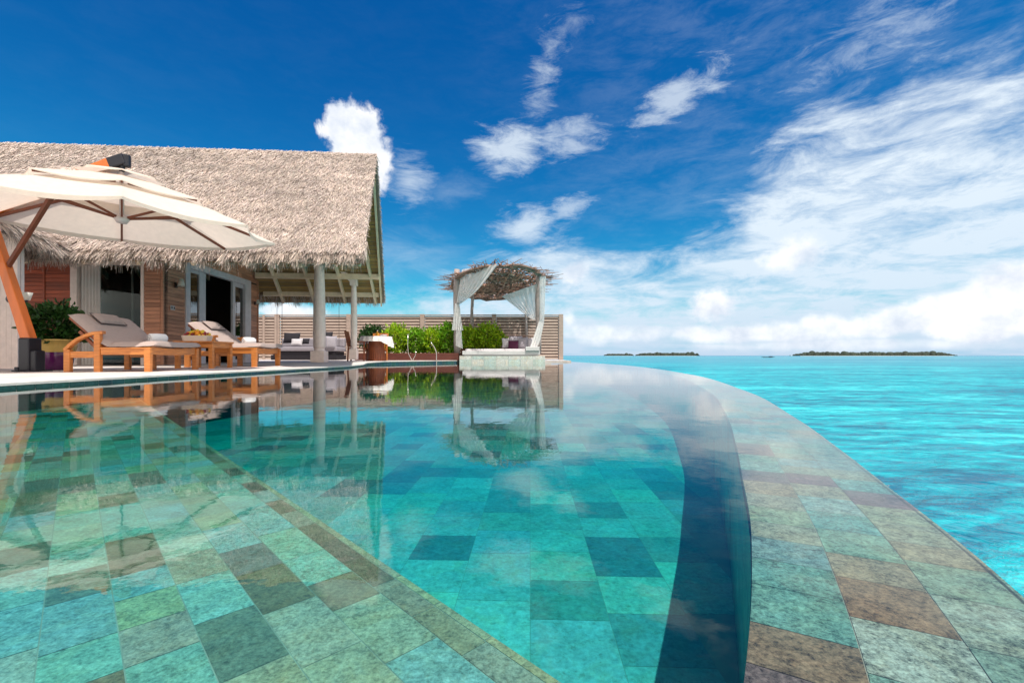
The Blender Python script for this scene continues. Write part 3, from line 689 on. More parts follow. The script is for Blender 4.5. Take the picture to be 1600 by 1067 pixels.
# wing roof towards the pool on the left, its eave runs to the camera
wA = loc((-8.42, 8.75, 2.26)); wC = loc((-6.35, 4.35, 2.26)); wup = Vector((-1.75, -.75, 1.35))
wm = MB(); q = [wA, wC, wC+wup, wA+wup+Vector((-.6, 2.0, 0))]
wm.add([tuple(p) for p in q]+[tuple(p-Vector((0,0,.2))) for p in q], [(0,1,2,3),(7,6,5,4),(0,4,5,1),(1,5,6,2),(2,6,7,3)])
lw = [p+Vector((-4,0,-2.3)) for p in (q[3], q[2])]
wm.add([tuple(q[3]), tuple(q[2]), tuple(q[2]+Vector((-2,0,-1.4))), tuple(q[3]+Vector((-2,0,-1.4)))], [(0,1,2,3)])
wing = wm.build('wing_roof', M['thatch_base'], villa)
n = 16000; f = rng.uniform(0, 1, n); h = rng.uniform(0, 1, n)
q0, q1, q2, q3 = [np.array(p) for p in q]
R = (q0[None]*(1-f)[:,None]+q1[None]*f[:,None])*(1-h)[:,None]+(q3[None]*(1-f)[:,None]+q2[None]*f[:,None])*h[:,None]
dn_ = -np.array(wup/wup.length); nrm = np.cross(q1-q0, np.array(wup)); nrm = nrm/np.linalg.norm(nrm); nrm = nrm*np.sign(nrm[2])
D = dn_[None]+nrm[None]*rng.uniform(0, .2, n)[:,None]+rng.normal(0, .22, (n,3))
tag(blades('thatch', R+nrm[None]*.02, D, rng.uniform(.08, .24, n), rng.uniform(.008, .02, n), tones(n), M['thatch'], wing, np.tile(nrm, (n,1))+rng.normal(0, .35, (n,3))), kind='stuff')
fringe(13000, tuple(wA), tuple(wC), (.87,.42,0), .24, .52, 'eave_fringe', wing)

# walls with horizontal boards
BH = .088
def boards(name, segs, z0, z1, axis, pos, mat, parent, face=-1, jitter=1):
    m = MB(); k = int((z1-z0)/BH)
    for i in range(k):
        za, zb = z0+i*BH, z0+(i+1)*BH-.007
        for (a, b) in segs:
            L = (b-a); cuts = [a]; 
            while cuts[-1] < b-.01: cuts.append(min(b, cuts[-1]+random.uniform(1.2, 2.6)))
            for c0, c1 in zip(cuts, cuts[1:]):
                tn = random.uniform(.72, 1.25)
                if axis == 's': m.box((c0, pos-.02, za), (c1-.002, pos, zb), tn)
                else: m.box((pos, c0, za), (pos+.02, c1-.002, zb), tn)
    return m.build(name, mat, parent)
ZT = 2.95
def s_at(u, D=10.2): return loc(((u-800)/F*D, D, 0)).x
def tB(u): return 10.2*495/(750-u)   # depth along wall B
sA = {u: loc(((u-800)/F*10.0, 10.0, 0)).x for u in (27, 70, 107, 117, 147, 172, 212, 217, 255)}
wall = MB().box((SL, .02, -.02), (sA[107], .16, ZT)).box((sA[217], .02, -.02), (-.0, .16, ZT)).box((sA[107], .02, 2.35), (sA[217], .16, ZT)).build('front_wall', M['joint'], villa)
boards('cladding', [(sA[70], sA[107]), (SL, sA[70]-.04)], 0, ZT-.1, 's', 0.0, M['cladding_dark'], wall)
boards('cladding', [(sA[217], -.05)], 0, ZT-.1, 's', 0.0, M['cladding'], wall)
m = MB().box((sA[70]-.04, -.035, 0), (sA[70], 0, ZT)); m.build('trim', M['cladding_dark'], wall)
# side wall (wall B) with sliding doors
def tl(u): return (tB(u)-10.2)/math.cos(YAW)*1.0
t1, t2, t3, t4 = tl(289), tl(391), tl(402), 0
zdoor = 2.50
sw = MB().box((-.16, .16, -.02), (-.02, t1, ZT)).box((-.16, t2, -.02), (-.02, t3, ZT)).box((-.16, t1, zdoor), (-.02, t2, ZT))
gb = [(-.02, TE+1.7, ZT), (-.02, t3, ZT)]
sw.add([(-.09, .16, ZT), (-.09, t3, ZT), (-.09, t3, zroof(t3, .25)), (-.09, TR, zroof(TR, .3)), (-.09, .16, zroof(.16, .25))], [(0,1,2,3,4)])
side = sw.build('side_wall', M['joint'], villa)
boards('cladding', [(0.0, t1)], 0, zdoor, 't', -.02, M['cladding'], side)
boards('cladding', [(t2, t3)], 0, zdoor, 't', -.02, M['cladding'], side)
boards('cladding', [(0.0, t3)], zdoor+.01, ZT, 't', -.02, M['cladding'], side)
MB().box((-.03, -.045, 0), (.03, .0, ZT)).build('corner_trim', M['cladding'], side, bevel=.004)
MB().box((-.06, t3-.0, 0), (.025, t3+.05, ZT)).build('corner_trim', M['cladding'], side, bevel=.004)
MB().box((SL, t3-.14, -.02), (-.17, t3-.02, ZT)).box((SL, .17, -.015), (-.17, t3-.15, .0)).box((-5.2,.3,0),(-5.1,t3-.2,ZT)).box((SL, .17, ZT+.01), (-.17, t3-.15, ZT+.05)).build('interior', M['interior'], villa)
# window on the front wall
win = MB().box((sA[107], -.03, -.01), (sA[117], .1, 2.4)).box((sA[212], -.03, -.01), (sA[217], .1, 2.4)).box((sA[117], -.03, 2.25), (sA[212], .1, 2.4)).box((sA[172]-.02, .5, .0), (sA[172]+.02, .53, 2.25)).build('window', M['white_paint'], villa, bevel=.006)
MB().box((sA[147]+.02, .04, 0), (sA[212], .046, 2.25)).build('pane', M['glass'], win)
def curt(u, v):
    s_ = sA[117]+.02+u*(sA[147]-sA[117]); return (s_, .05+.03*math.sin(u*38), v*2.3)
MB().grid(curt, 60, 1).build('curtain', M['cloth_white'], win, True)
# sliding door
tt = [tl(u) for u in (289, 296, 313, 323, 365, 369, 382, 391)]
dr = MB().box((-.1, tt[0], 0), (.03, tt[1], zdoor+.03)).box((-.1, tt[6], 0), (.03, tt[7], zdoor+.03)).box((-.1, tt[1], zdoor-.14), (.03, tt[6], zdoor+.03)).build('sliding_door', M['pale_frame'], villa, bevel=.006)
MB().box((-.08, tt[2], 0), (-.02, tt[3], zdoor-.14)).box((-.078, tt[1], 0), (-.03, tt[2], .12)).box((-.078, tt[1], zdoor-.22), (-.03, tt[2], zdoor-.14)).build('stile', M['pale_frame'], dr, bevel=.004)
MB().box((-.08, tt[4], 0), (-.02, tt[5], zdoor-.14)).box((-.078, tt[5], 0), (-.03, tt[6], .12)).box((-.078, tt[5], zdoor-.26), (-.03, tt[6], zdoor-.14)).build('stile', M['pale_frame'], dr, bevel=.004)
MB().box((-.056, tt[1], .12), (-.05, tt[2], zdoor-.2)).build('pane', M['door_glass'], dr)
MB().box((-.056, tt[5], .12), (-.05, tt[6], zdoor-.2)).build('pane', M['door_glass'], dr)
# column (turned) and post with brace
def column(u, D, zb, name='column', k=1.0):
    p = loc(((u-800)/F*D, D, zb)); ztop = zroof(p.y, .3)
    m = MB(); w = .205*k; m.box((p.x-w, p.y-w, p.z), (p.x+w, p.y+w, p.z+.34))
    m.lathe([(w*.98, .34), (w*.75, .37), (w*.72, .42), (w*.86, .47), (w*.88, 1.0), (w*.84, 1.8), (w*.68, ztop-p.z-.25), (w*.66, ztop-p.z)], (p.x, p.y, p.z), 24)
    m.box((p.x-w*.95, p.y-w*.95, ztop-.22), (p.x+w*.95, p.y+w*.95, ztop-.02)); return m.build(name, M['white_paint'], villa, bevel=.012), p
column(499, 14.0, .075)
c2, pp = column(553, 14.6, .155, 'column', .55)
zb = 2.71-DZ
m = MB(); m.bar((pp.x+.0, pp.y-.02, zb-.1), (pp.x-.55, pp.y-.1, zb+.48), .12, .14); m.build('brace', M['white_paint'], c2, bevel=.01)
# white pier at the left
pr = MB(); p0, p1 = loc(((-60-800)/F*7.4, 7.4, DZ)), loc(((27-800)/F*7.4, 7.4, DZ))
k = 10
for i in range(k):
    a = p0.lerp(p1, i/k); b = p0.lerp(p1, (i+1)/k-.006); pr.box((a.x, a.y, 0), (b.x, a.y+.05, 2.5))
pr.box((p0.x, p0.y+.06, 0), (p1.x-.06, p0.y+.12, 2.5))
pr.build('white_pier', M['white_paint'], villa, bevel=.006)

# wall lamps and the switch
def sconce(p, rz, label, k=1.0):
    e = empty('wall_lamp', p, rz, label, 'wall lamp', 'wall lamps on the villa')
    MB().box((-.035*k, -.02, -.07*k), (.035*k, .0, .03*k)).bar((0, -.01, -.02*k), (0, -.1*k, -.03*k), .02*k, .02*k).build('bracket', M['brass'], e, bevel=.004)
    m = MB(); m.lathe([(.028*k, .10*k), (.032*k, .10*k), (.062*k, -.04*k), (.058*k, -.04*k), (.028*k, .10*k)], (0, -.1*k, .0), 20); m.build('lamp_shade', M['lampshade'], e, True)
def vw(l): 
    c, s_ = math.cos(YAW), math.sin(YAW); return Vector((O.x+l[0]*c-l[1]*s_, O.y+l[0]*s_+l[1]*c, O.z+l[2]))
def onB(u, v): 
    t = tl(u); w = vw((0.02, t, 0)); return vw((0.022, t, EYE+(HV-v)/F*w.y-DZ))
sconce(onB(273, 444), YAW+PI/2, 'small tapered white wall lamp above the switch plate, left of the sliding door', 1.25)
sconce(onB(397, 473), YAW+PI/2, 'small tapered white wall lamp at the far corner, right of the sliding door', 1.0)
e = empty('switch_plate', onB(268, 481), YAW+PI/2, 'square pale switch plate on the timber wall below the wall lamp', 'switch')
MB().box((-.075, -.012, -.05), (-.003, 0, .05)).box((.003, -.012, -.05), (.075, 0, .05)).build('plate', M['switch'], e, bevel=.003)
MB().box((-.05, -.02, -.025), (-.028, -.012, .025)).build('rocker', M['joint'], e)
MB().box((.028, -.02, -.025), (.05, -.012, .025)).build('rocker', M['joint'], e)
e = empty('pier_lamp', at(24, 468, 7.33), YAW, 'black bracket lamp with white cup shade beside the leaning parasol mast', 'wall lamp')
m = MB(); m.ball((0, -.05, 0), .075, 1, 10); m.tube([(0, -.06, -.01), (.1, -.08, -.04), (.24, -.1, -.045), (.27, -.1, -.03)], .018, 8); m.build('bracket', M['black'], e, True)
m = MB(); m.lathe([(.03, -.02), (.045, -.02), (.075, .10), (.068, .10), (.03, -.01)], (.26, -.1, .0), 20); m.build('lamp_shade', M['lampshade'], e, True)

# ------------------------------------------------------------------ fence
FD = 20.0; zt = EYE+64.2/F*FD; fz0 = .09
fx = [(u-800)/F*FD for u in (-700, -480, -260, -40, 140, 290, 433, 545, 660, 772, 876.5)]
fence = empty('fence', (fx[-1], FD, fz0), 0, 'weathered grey timber louvre fence behind the planters and the daybed', 'fence')
def fl(x, y, z): return (x-fx[-1], y-FD, z-fz0)
for i in range(len(fx)-1):
    a, b = fx[i]+.1, fx[i+1]-.1; m = MB(); z_ = fz0+.03; P_ = .128
    while z_ < zt-.1:
        a0, b0 = fl(a, FD+.02, z_), fl(b, FD+.02, z_)
        p, q = Vector(a0), Vector(b0)
        o1, o2 = Vector((0, -.03, 0)), Vector((0, -.014, .088)); t_ = Vector((0, .009, -.002))
        m.add([p+o1, q+o1, q+o2, p+o2, p+o1+t_*2, q+o1+t_*2, q+o2+t_*2, p+o2+t_*2], [(0,1,2,3),(7,6,5,4),(0,4,5,1),(2,6,7,3)]); z_ += P_
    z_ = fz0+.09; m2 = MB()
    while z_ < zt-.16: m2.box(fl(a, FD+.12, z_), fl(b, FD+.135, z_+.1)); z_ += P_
    m2.build('gap_shade_slats', M['planter'], fence)  # boards behind the gaps, coloured dark to stand in for their shade
    m.box(fl(a-.02, FD-.04, zt-.05), fl(b+.02, FD+.14, zt-.01)); m.build('louvre_panel', M['grey_wood'], fence)
for x_ in fx:
    MB().box(fl(x_-.095, FD-.06, fz0), fl(x_+.095, FD+.08, zt+.01)).build('post', M['grey_wood'], fence, bevel=.01)
xb = (408-800)/F*(FD-.3); MB().box(fl(xb-.04, FD-.12, fz0), fl(xb+.04, FD-.07, zt-.02)).build('batten', M['grey_wood'], fence)

# ------------------------------------------------------------------ foliage
def foliage(name, c, rx, ry, rz, n, size, mat, parent=None, lo=-.55, spiky=.0):
    u = rng.normal(size=(n, 3)); u /= np.linalg.norm(u, axis=1, keepdims=True); u[:, 2] = np.where(u[:, 2] < lo, -u[:, 2], u[:, 2])
    az_ = np.arctan2(u[:,1], u[:,0]); lump = 1+.16*np.sin(az_*3+c[0]*5)+.13*np.sin(az_*5+u[:,2]*6+c[0]*3)
    r = rng.uniform(.45, 1, n)**.5*lump*rng.uniform(.85, 1.1+spiky, n)
    R = np.array(c)[None]+u*r[:, None]*np.array([rx, ry, rz])[None]
    D = u*.8+rng.normal(0, .6, (n, 3))+np.array([0, 0, .35])[None]; D /= np.linalg.norm(D, axis=1, keepdims=True)
    sd = np.cross(D, rng.normal(size=(n, 3))); sd /= np.linalg.norm(sd, axis=1, keepdims=True); up = np.cross(sd, D)
    L = (size*rng.uniform(.6, 1.3, n))[:, None]; w = L*.24; v = np.empty((n, 6, 3))
    v[:,0] = R; v[:,1] = R+D*L*.4+sd*w+up*w*.3; v[:,2] = R+D*L*.8+sd*w*.7+up*w*.1; v[:,3] = R+D*L-up*w*.5; v[:,4] = R+D*L*.8-sd*w*.7+up*w*.1; v[:,5] = R+D*L*.4-sd*w+up*w*.3
    faces = []; 
    me = bpy.data.meshes.new(name); b = np.arange(n)*6
    idx = np.stack([b, b+1, b+2, b+3, b, b+3, b+4, b+5], 1).ravel().astype(np.int32)
    me.vertices.add(n*6); me.vertices.foreach_set('co', v.ravel().astype(np.float32)); me.loops.add(n*8); me.loops.foreach_set('vertex_index', idx)
    me.polygons.add(n*2); me.polygons.foreach_set('loop_start', np.arange(0, n*8, 4, dtype=np.int32)); me.polygons.foreach_set('loop_total', np.full(n*2, 4, np.int32)); me.update(calc_edges=True); me.validate()
    k = rng.uniform(.55, 1.35, n); t = np.stack([k*rng.uniform(.8, 1.35, n), k, k*.9], 1)
    a = me.color_attributes.new('tone', 'FLOAT_COLOR', 'POINT'); cc = np.ones((n, 6, 4), np.float32); cc[:, :, :3] = t[:, None, :]; a.data.foreach_set('color', cc.ravel())
    me.materials.append(mat); o = bpy.data.objects.new(name, me); COL.objects.link(o); o.parent = parent; return o
def shrub(u0, u1, vt, vb, D, mat, label, n=900, size=.11, group='shrubs in the planters'):
    x0, x1 = (u0-800)/F*D, (u1-800)/F*D; zt_, zb_ = EYE+(HV-vt)/F*D, EYE+(HV-vb)/F*D; cx, hh = (x0+x1)/2, (zt_-zb_)
    e = empty('shrub', (cx, D, zb_), 0, label, 'shrub', group)
    foliage('foliage', (0, 0, hh*.48), (x1-x0)/2*1.12, .42, hh*.51, int(n*1.9), size*1.15, mat, e, lo=-.9)
    m = MB()
    for k in range(7):
        a = random.uniform(0, 2*PI); m.tube([(0.05*math.cos(a), .05*math.sin(a), -.12), (.15*math.cos(a), .12*math.sin(a), hh*.3), ((x1-x0)*.3*math.cos(a), .25*math.sin(a), hh*.75)], [.014, .011, .006], 5)
    m.build('stem', M['stem'], e)
shrub(563, 602, 511, 545, 18.6, M['leaf_dark'], 'dark green shrub behind the round table and its chair', 700)
shrub(600, 640, 510, 551, 18.0, M['leaf_bright'], 'bright green leafy shrub right beside the white tablecloth', 1000)
shrub(634, 668, 516, 552, 18.1, M['leaf_mid'], 'leafy green shrub directly behind the forked steel rail', 900)
shrub(658, 694, 515, 552, 18.2, M['leaf_bright'], 'lime green shrub behind the hooked steel rail', 900)
shrub(684, 718, 508, 552, 18.3, M['leaf_mid'], 'green shrub against the left post of the daybed', 1000)
shrub(716, 748, 513, 546, 19.3, M['leaf_bright'], 'lime green shrub just right of the left daybed curtain', 900)
shrub(742, 784, 509, 546, 19.3, M['leaf_bright'], 'rounded lime green shrub behind the middle of the daybed', 1300)
def planter(u0, u1, vt, D, dep, label, zb=.096):
    x0, x1 = (u0-800)/F*D, (u1-800)/F*D; zt_ = EYE+(HV-vt)/F*D; e = empty('planter', ((x0+x1)/2, D, zb), 0, label, 'planter', 'timber planters'); w = (x1-x0)/2
    m = MB(); k = 4; h = (zt_-zb)/k
    for i in range(k): m.box((-w, -dep/2, i*h), (w, -dep/2+.03, (i+1)*h-.008)).box((-w, dep/2-.03, i*h), (w, dep/2, (i+1)*h-.008)).box((-w, -dep/2+.03, i*h), (-w+.03, dep/2-.03, (i+1)*h-.008)).box((w-.03, -dep/2+.03, i*h), (w, dep/2-.03, (i+1)*h-.008))
    m.build('box', M['planter'], e); MB().box((-w+.03, -dep/2+.03, .02), (w-.03, dep/2-.03, k*h-.04)).build('soil', M['soil'], e)
planter(560, 718, 551.5, 17.75, .8, 'long red-brown timber planter between the round table and the daybed')
planter(722, 786, 545, 19.3, .7, 'short timber planter behind the daybed under the lime shrubs')

# ------------------------------------------------------------------ steel rails at the pool edge
def rail(px, D, label, zb):
    pts = [at(u, v, D) for u, v in px]; b = Vector((pts[-1].x, pts[-1].y, zb)); e = empty('pool_rail', b, 0, label, 'handrail', 'steel pool rails')
    return e, b, pts
e, b, _ = rail([(645, 562)], 15.9, 'forked steel rail on the pool edge in front of the planter', .07)
p = [at(u, v, 15.9)-b for u, v in ((637.5, 522), (637, 540), (638, 552), (642, 560), (645, 564))]
MB().tube(p, .012, 8).build('tube', M['steel'], e, True)
p = [at(u, v, 15.9)-b for u, v in ((650, 549), (649, 555), (645.6, 561), (645, 564))]
MB().tube(p, .012, 8).build('tube', M['steel'], e, True)
e, b, _ = rail([(682, 562)], 16.1, 'hooked steel rail on the pool edge left of the daybed', .0)
p = [at(u, v, 16.1)-b for u, v in ((673, 534), (675, 537), (679, 543), (681.5, 549), (682, 556), (682, 568), (682, 575))]
MB().tube(p, .015, 8).build('tube', M['steel'], e, True)

# ------------------------------------------------------------------ daybed with driftwood canopy
BD = 17.4; bx0, bx1 = (718-800)/F*BD, (852-800)/F*BD; bc = (bx0+bx1)/2
bed = empty('daybed', (bc, BD, 0), 0, 'whitewashed poolside daybed on a stone plinth under a round driftwood canopy', 'daybed')
hw = (bx1-bx0)/2; dep = 2.6
m = MB(); m.box((-hw, 0, -.3), (hw, dep, .20)); m.build('plinth', M['white_wood'], bed, bevel=.01)
pq = []
k = 7
for i in range(k):
    a, b_ = -hw+2*hw*i/k, -hw+2*hw*(i+1)/k-.01
    for z0, z1 in ((-.2, -.01), (-.0, .13), (.135, .265)):
        c = random.choice([(.66,.78,.76),(.78,.80,.78),(.72,.78,.75),(.62,.75,.74),(.80,.82,.80)])
        pq.append(([Vector((a, -.012, z0)), Vector((b_, -.012, z0)), Vector((b_, -.012, z1)), Vector((a, -.012, z1))], c))
        pq.append(([Vector((a, -.012, .265)), Vector((b_, -.012, .265)), Vector((b_, .3, .265)), Vector((a, .3, .265))], c))
po = tiles_obj('stone_facing', pq, M['stone_deep'], kind=None); po.parent = bed
MB().box((-hw+.15, .06, .27), (hw-.25, dep-.1, .30)).box((-hw+.1, .05, .30), (hw-.2, .12, .46)).box((hw-.27, .12, .30), (hw-.2, dep-.1, .46)).box((-hw+.1, .12, .30), (-hw+.17, dep-.1, .46)).box((hw-.75, .0, .46), (hw-.22, .5, .62)).build('bed_frame', M['white_wood'], bed, bevel=.012)
m = MB(); m.box((-hw+.2, .14, .32), (hw-.3, dep-.15, .54)); m.build('mattress', M['cloth_light'], bed, bevel=.05)
m = MB(); m.box((-hw+1.35, dep-.5, .6), (hw-.3, dep-.4, .62))
for i in range(14):
    x_ = -hw+1.4+i*(2*hw-1.75)/13; m.tube([(x_, dep-.45, .55), (x_+random.uniform(-.04, .04), dep-.45, 1.08+random.uniform(-.04, .05))], .022, 5)
m.tube([(-hw+1.3, dep-.45, 1.06), (-hw+2.0, dep-.45, 1.14), (hw-.25, dep-.45, 1.12)], .028, 6); m.build('backrest', M['drift'], bed, True)
def wpost(u, v0, v1, D, w, name='post'):
    a, b_ = at(u, v0, D), at(u, v1, D); a -= Vector((bc, BD, 0)); b_ -= Vector((bc, BD, 0))
    pts = [a.lerp(b_, i/6)+Vector((random.uniform(-.02, .02), 0, 0)) for i in range(7)]; return MB().tube(pts, [w*random.uniform(.9, 1.05) for _ in pts], 9).build(name, M['post_wood'], bed, True)
wpost(713.5, 421, 557, 17.7, .12); wpost(841.5, 428, 552, 18.0, .12)
wpost(738, 455, 548, 19.6, .07); wpost(822, 452, 548, 19.8, .06)
# canopy disc, tilted up at the front
cc_ = Vector((-.16, 1.2, 3.2)); RX, RY = 1.86, 1.9
def disc(a, r, dz=0): 
    x_, y_ = RX*r*math.cos(a), RY*r*math.sin(a); return cc_+Vector((x_-.05, y_, -y_*.20+.07*x_+dz))
m = MB()
for k in range(3):
    pts = [disc(2*PI*i/40, 1.0-.03*k, random.uniform(-.05, .05)) for i in range(41)]; m.tube(pts, .05, 6, random.uniform(.8, 1.3))
for k in range(230):   # woven branches across
    a = random.uniform(0, 2*PI); b_ = a+random.uniform(.5, 3.1); p, q = disc(a, random.uniform(.5, 1.0), random.uniform(-.06, .10)), disc(b_, random.uniform(.4, 1.0), random.uniform(-.06, .10))
    mid = (p+q)/2+Vector((random.uniform(-.08, .08), random.uniform(-.08, .08), random.uniform(-.05, .06))); tn = random.choice([.55, .8, 1.1, 1.5, 2.0]); m.tube([p, mid, q], random.uniform(.01, .024), 5, (tn, tn*.95, tn*.92))
for k in range(230):   # branches sticking out
    a = random.uniform(0, 2*PI); p = disc(a, random.uniform(.75, .95), random.uniform(0, .12)); L = random.uniform(.25, .75)
    if abs(math.cos(a)) > .55: d = Vector((math.copysign(1, math.cos(a)), random.uniform(-.3, .3), random.uniform(-.15, .15)))
    else: d = Vector((random.uniform(-1, 1), math.copysign(.8, math.sin(a)), random.uniform(-.1, .35)))
    if abs(math.cos(a)) > .55: L *= 1.35
    q = p+d.normalized()*L; tn = random.choice([.5, .8, 1.2]); m.tube([p, (p+q)/2+Vector((0, 0, random.uniform(-.03, .04))), q], [.018, .014, .008], 5, (tn, tn, tn))
    if random.random() < .5: m.tube([(p+q)/2, (p+q)/2+Vector((random.uniform(-.1, .1), 0, random.uniform(.08, .2)))], .009, 4, tn)
for k in range(500):   # twiggy chips in the weave
    a = random.uniform(0, 2*PI); r = random.uniform(0, 1)**.5; p = disc(a, r, random.uniform(-.05, .08)); q = p+Vector((random.uniform(-.2, .2), random.uniform(-.2, .2), random.uniform(-.03, .03))); tn = random.choice([.6, 1.2, 1.9, 2.4]); m.tube([p, q], random.uniform(.012, .026), 4, (tn, tn*.93, tn*.88))
for k in range(26):
    a = random.uniform(0, 2*PI); p = disc(a, random.uniform(.3, .95), .08); m.tube([p, p+Vector((random.uniform(-.08, .08), 0, random.uniform(.12, .3)))], .012, 4, .6)
m.build('branch_canopy', M['drift'], bed)
# curtains
def W2(u, v, D): return at(u, v, D)-Vector((bc, BD, 0))
def drape(top, bot, nfold, amp, name='curtain', nv=14, pinch=None):
    def f(s_, t):
        a = top[0].lerp(top[1], s_); b_ = bot[0].lerp(bot[1], s_); p = a.lerp(b_, t**.9)
        return tuple(p+Vector((0, amp*math.sin(s_*nfold*2*PI)*(.3+t*.3), -.18*math.sin(PI*t)*s_)))
    return MB().grid(f, nfold*8, nv).build(name, M['sheer'], bed, True)
drape((W2(722, 421, 17.6), W2(778, 413, 16.4)), (W2(713, 474, 17.5), W2(717, 476, 17.5)), 7, .06)
drape((W2(711, 474, 17.5), W2(718, 476, 17.5)), (W2(706, 516, 17.5), W2(724, 516, 17.5)), 5, .07)
drape((W2(713, 476, 17.55), W2(719, 480, 17.5)), (W2(712, 540, 17.5), W2(723, 545, 17.5)), 5, .05)
drape((W2(784, 463, 19.2), W2(840, 443, 17.9)), (W2(830, 499, 18.0), W2(840, 501, 18.0)), 7, .06)
drape((W2(843, 431, 17.85), W2(853, 431, 17.8)), (W2(843, 500, 17.85), W2(850, 504, 17.8)), 4, .04)
drape((W2(843, 500, 17.85), W2(850, 504, 17.8)), (W2(826, 548, 17.6), W2(838, 544, 17.8)), 3, .03)
def pillow(c, w, h, t, mat, rz, tilt, label, name='throw_pillow', cat='pillow', group=None):
    e = MB()
    def f(u, v):
        a, b_ = u*2-1, v*2-1; k = (1-a**4)*(1-b_**4); s_ = 1-.06*(1-abs(a*b_)); return (a*w/2*s_, 0, b_*h/2*s_), k
    N = 10; vs = []; fs = []
    for sgn in (-1, 1):
        for i in range(N+1):
            for j in range(N+1):
                p, k = f(i/N, j/N); vs.append((p[0], sgn*t/2*k**.5, p[2]))
    for o in (0, (N+1)**2):
        for i in range(N):
            for j in range(N): fs.append((o+i*(N+1)+j, o+(i+1)*(N+1)+j, o+(i+1)*(N+1)+j+1, o+i*(N+1)+j+1))
    e.add(vs, fs); o = e.build(name, mat, smooth=True); o.location = c; o.rotation_euler = (tilt, 0, rz); return tag(o, label, cat, group)
pillow(at(806, 534, 18.6), .55, .5, .2, M['cloth_grey'], .1, -.3, 'grey patterned pillow behind the purple one on the daybed')
pillow(at(802, 538.5, 18.3), .42, .36, .16, M['cloth_purple'], -.1, -.35, 'deep purple pillow on the white daybed')
pillow(at(793, 536, 18.7), .45, .42, .18, M['cloth_light'], .2, -.3, 'mauve-white pillow left of the purple one on the daybed')
pillow(at(816, 536, 18.5), .45, .5, .18, M['cloth_grey'], -.3, -.35, 'silver grey pillow right of the purple one on the daybed')
pillow(at(826, 537, 18.6), .4, .5, .16, M['cloth_light'], -.5, -.3, 'pale pillow leaning at the right end of the daybed')

# ------------------------------------------------------------------ swing sofa under the roof
SD = 16.8; sx0, sx1 = (425-800)/F*SD, (527-800)/F*SD; sc_ = (sx0+sx1)/2; hw = (sx1-sx0)/2; zf = .1
sofa = empty('swing_sofa', (sc_, SD, zf), 0, 'low dark daybed sofa hung on thin ropes in the shade of the roof', 'sofa')
MB().box((-hw, -.1, .02), (hw, .9, .2)).box((-hw+.05, -.05, .2), (hw-.05, .85, .33)).build('base', M['cloth_black'], sofa, bevel=.02)
MB().box((-hw, -.08, .335), (hw, .9, .50)).build('seat_cushion', M['cloth_grey'], sofa, bevel=.04)
MB().box((-hw, .7, .50), (hw, .92, .85)).build('back_cushion', M['cloth_grey'], sofa, bevel=.05)
for x_ in (-hw+.03, -hw+.22, hw-.05):
    MB().tube([(x_, .3, .3), (x_, .3, 2.6)], .008, 5).build('rope', M['rope'], sofa)
pillow(at(456, 528, 17.1), .6, .42, .2, M['cloth_black'], .1, -.3, 'large black pillow at the left of the hanging sofa')
pillow(at(464, 535, 16.9), .42, .3, .16, M['cloth_light'], .1, -.4, 'pale pillow in front of the large black one on the hanging sofa')
pillow(at(478, 533, 16.9), .26, .22, .14, M['cloth_black'], .0, -.4, 'small black pillow in the middle of the hanging sofa')
pillow(at(512, 526, 17.1), .36, .4, .2, M['cloth_black'], .2, -.3, 'black pillow at the right of the hanging sofa, right of the round column')
pillow(at(517, 536, 16.8), .42, .55, .24, M['cloth_grey'], .3, -.3, 'grey slumped bolster at the right end of the hanging sofa')

# ------------------------------------------------------------------ round table with cloth, dining chairs
TD = 15.6; tc = at(588, 560, TD); tz = .1
tbl = empty('round_table', (tc.x, TD, tz), 0, 'round dining table on a slatted timber drum at the pool edge', 'table')
zt_ = .82; R_ = .5
m = MB(); m.lathe([(.0, zt_-.03), (R_, zt_-.03), (R_, zt_), (.0, zt_)], n=40); m.build('tabletop', M['teak'], tbl)
m = MB()
for k in range(26):
    a = 2*PI*k/26; m.bar((.30*math.cos(a), .30*math.sin(a), 0), (.22*math.cos(a), .22*math.sin(a), zt_-.03), .055, .03, (math.cos(a), math.sin(a), 0), random.uniform(.8, 1.2))
m.build('drum_base', M['dark_teak'], tbl)
cl = MB(); NA = 120
rings = [(0.0, 0), (.45, 0), (.51, 0), (.525, .04), (.54, .5), (.56, 1.0)]
vs = []; 
for (r, k) in rings:
    for i in range(NA):
        a = 2*PI*i/NA; drop = .17+.10*max(0, math.cos(2*a+.5))+.12*max(0, math.cos(a-.1))**4
        rr = r+(.035*math.sin(a*17)+.015*math.sin(a*29))*k; vs.append((rr*math.cos(a), rr*math.sin(a), zt_+.006-k*drop))
cl.add(vs, [(j*NA+i, j*NA+(i+1) % NA, (j+1)*NA+(i+1) % NA, (j+1)*NA+i) for j in range(len(rings)-1) for i in range(NA)])
o = cl.build('tablecloth', M['cloth_white'], None, True, loc=(tc.x, TD, tz)); tag(o, 'white cloth draped in folds over the round dining table', 'tablecloth')
e = empty('juice_bottle', (tc.x+.05, TD-.05, tz+zt_+.01), 0, 'orange juice bottle standing on the white tablecloth', 'bottle')
MB().lathe([(.0, 0), (.055, 0), (.06, .05), (.058, .11), (.028, .15), (.024, .19), (.0, .19)], n=18).build('bottle', M['juice'], e, True)
MB().lathe([(.0, .19), (.028, .19), (.028, .215), (.0, .215)], n=14).build('cap', M['cloth_white'], e)
e = empty('fruit_dish', (tc.x+.28, TD-.1, tz+zt_+.01), 0, 'low glass dish on the right of the white tablecloth', 'dish')
MB().lathe([(.0, .0), (.07, .0), (.13, .06), (.125, .06), (.065, .01), (.0, .01)], n=24).build('dish', M['switch'], e, True)
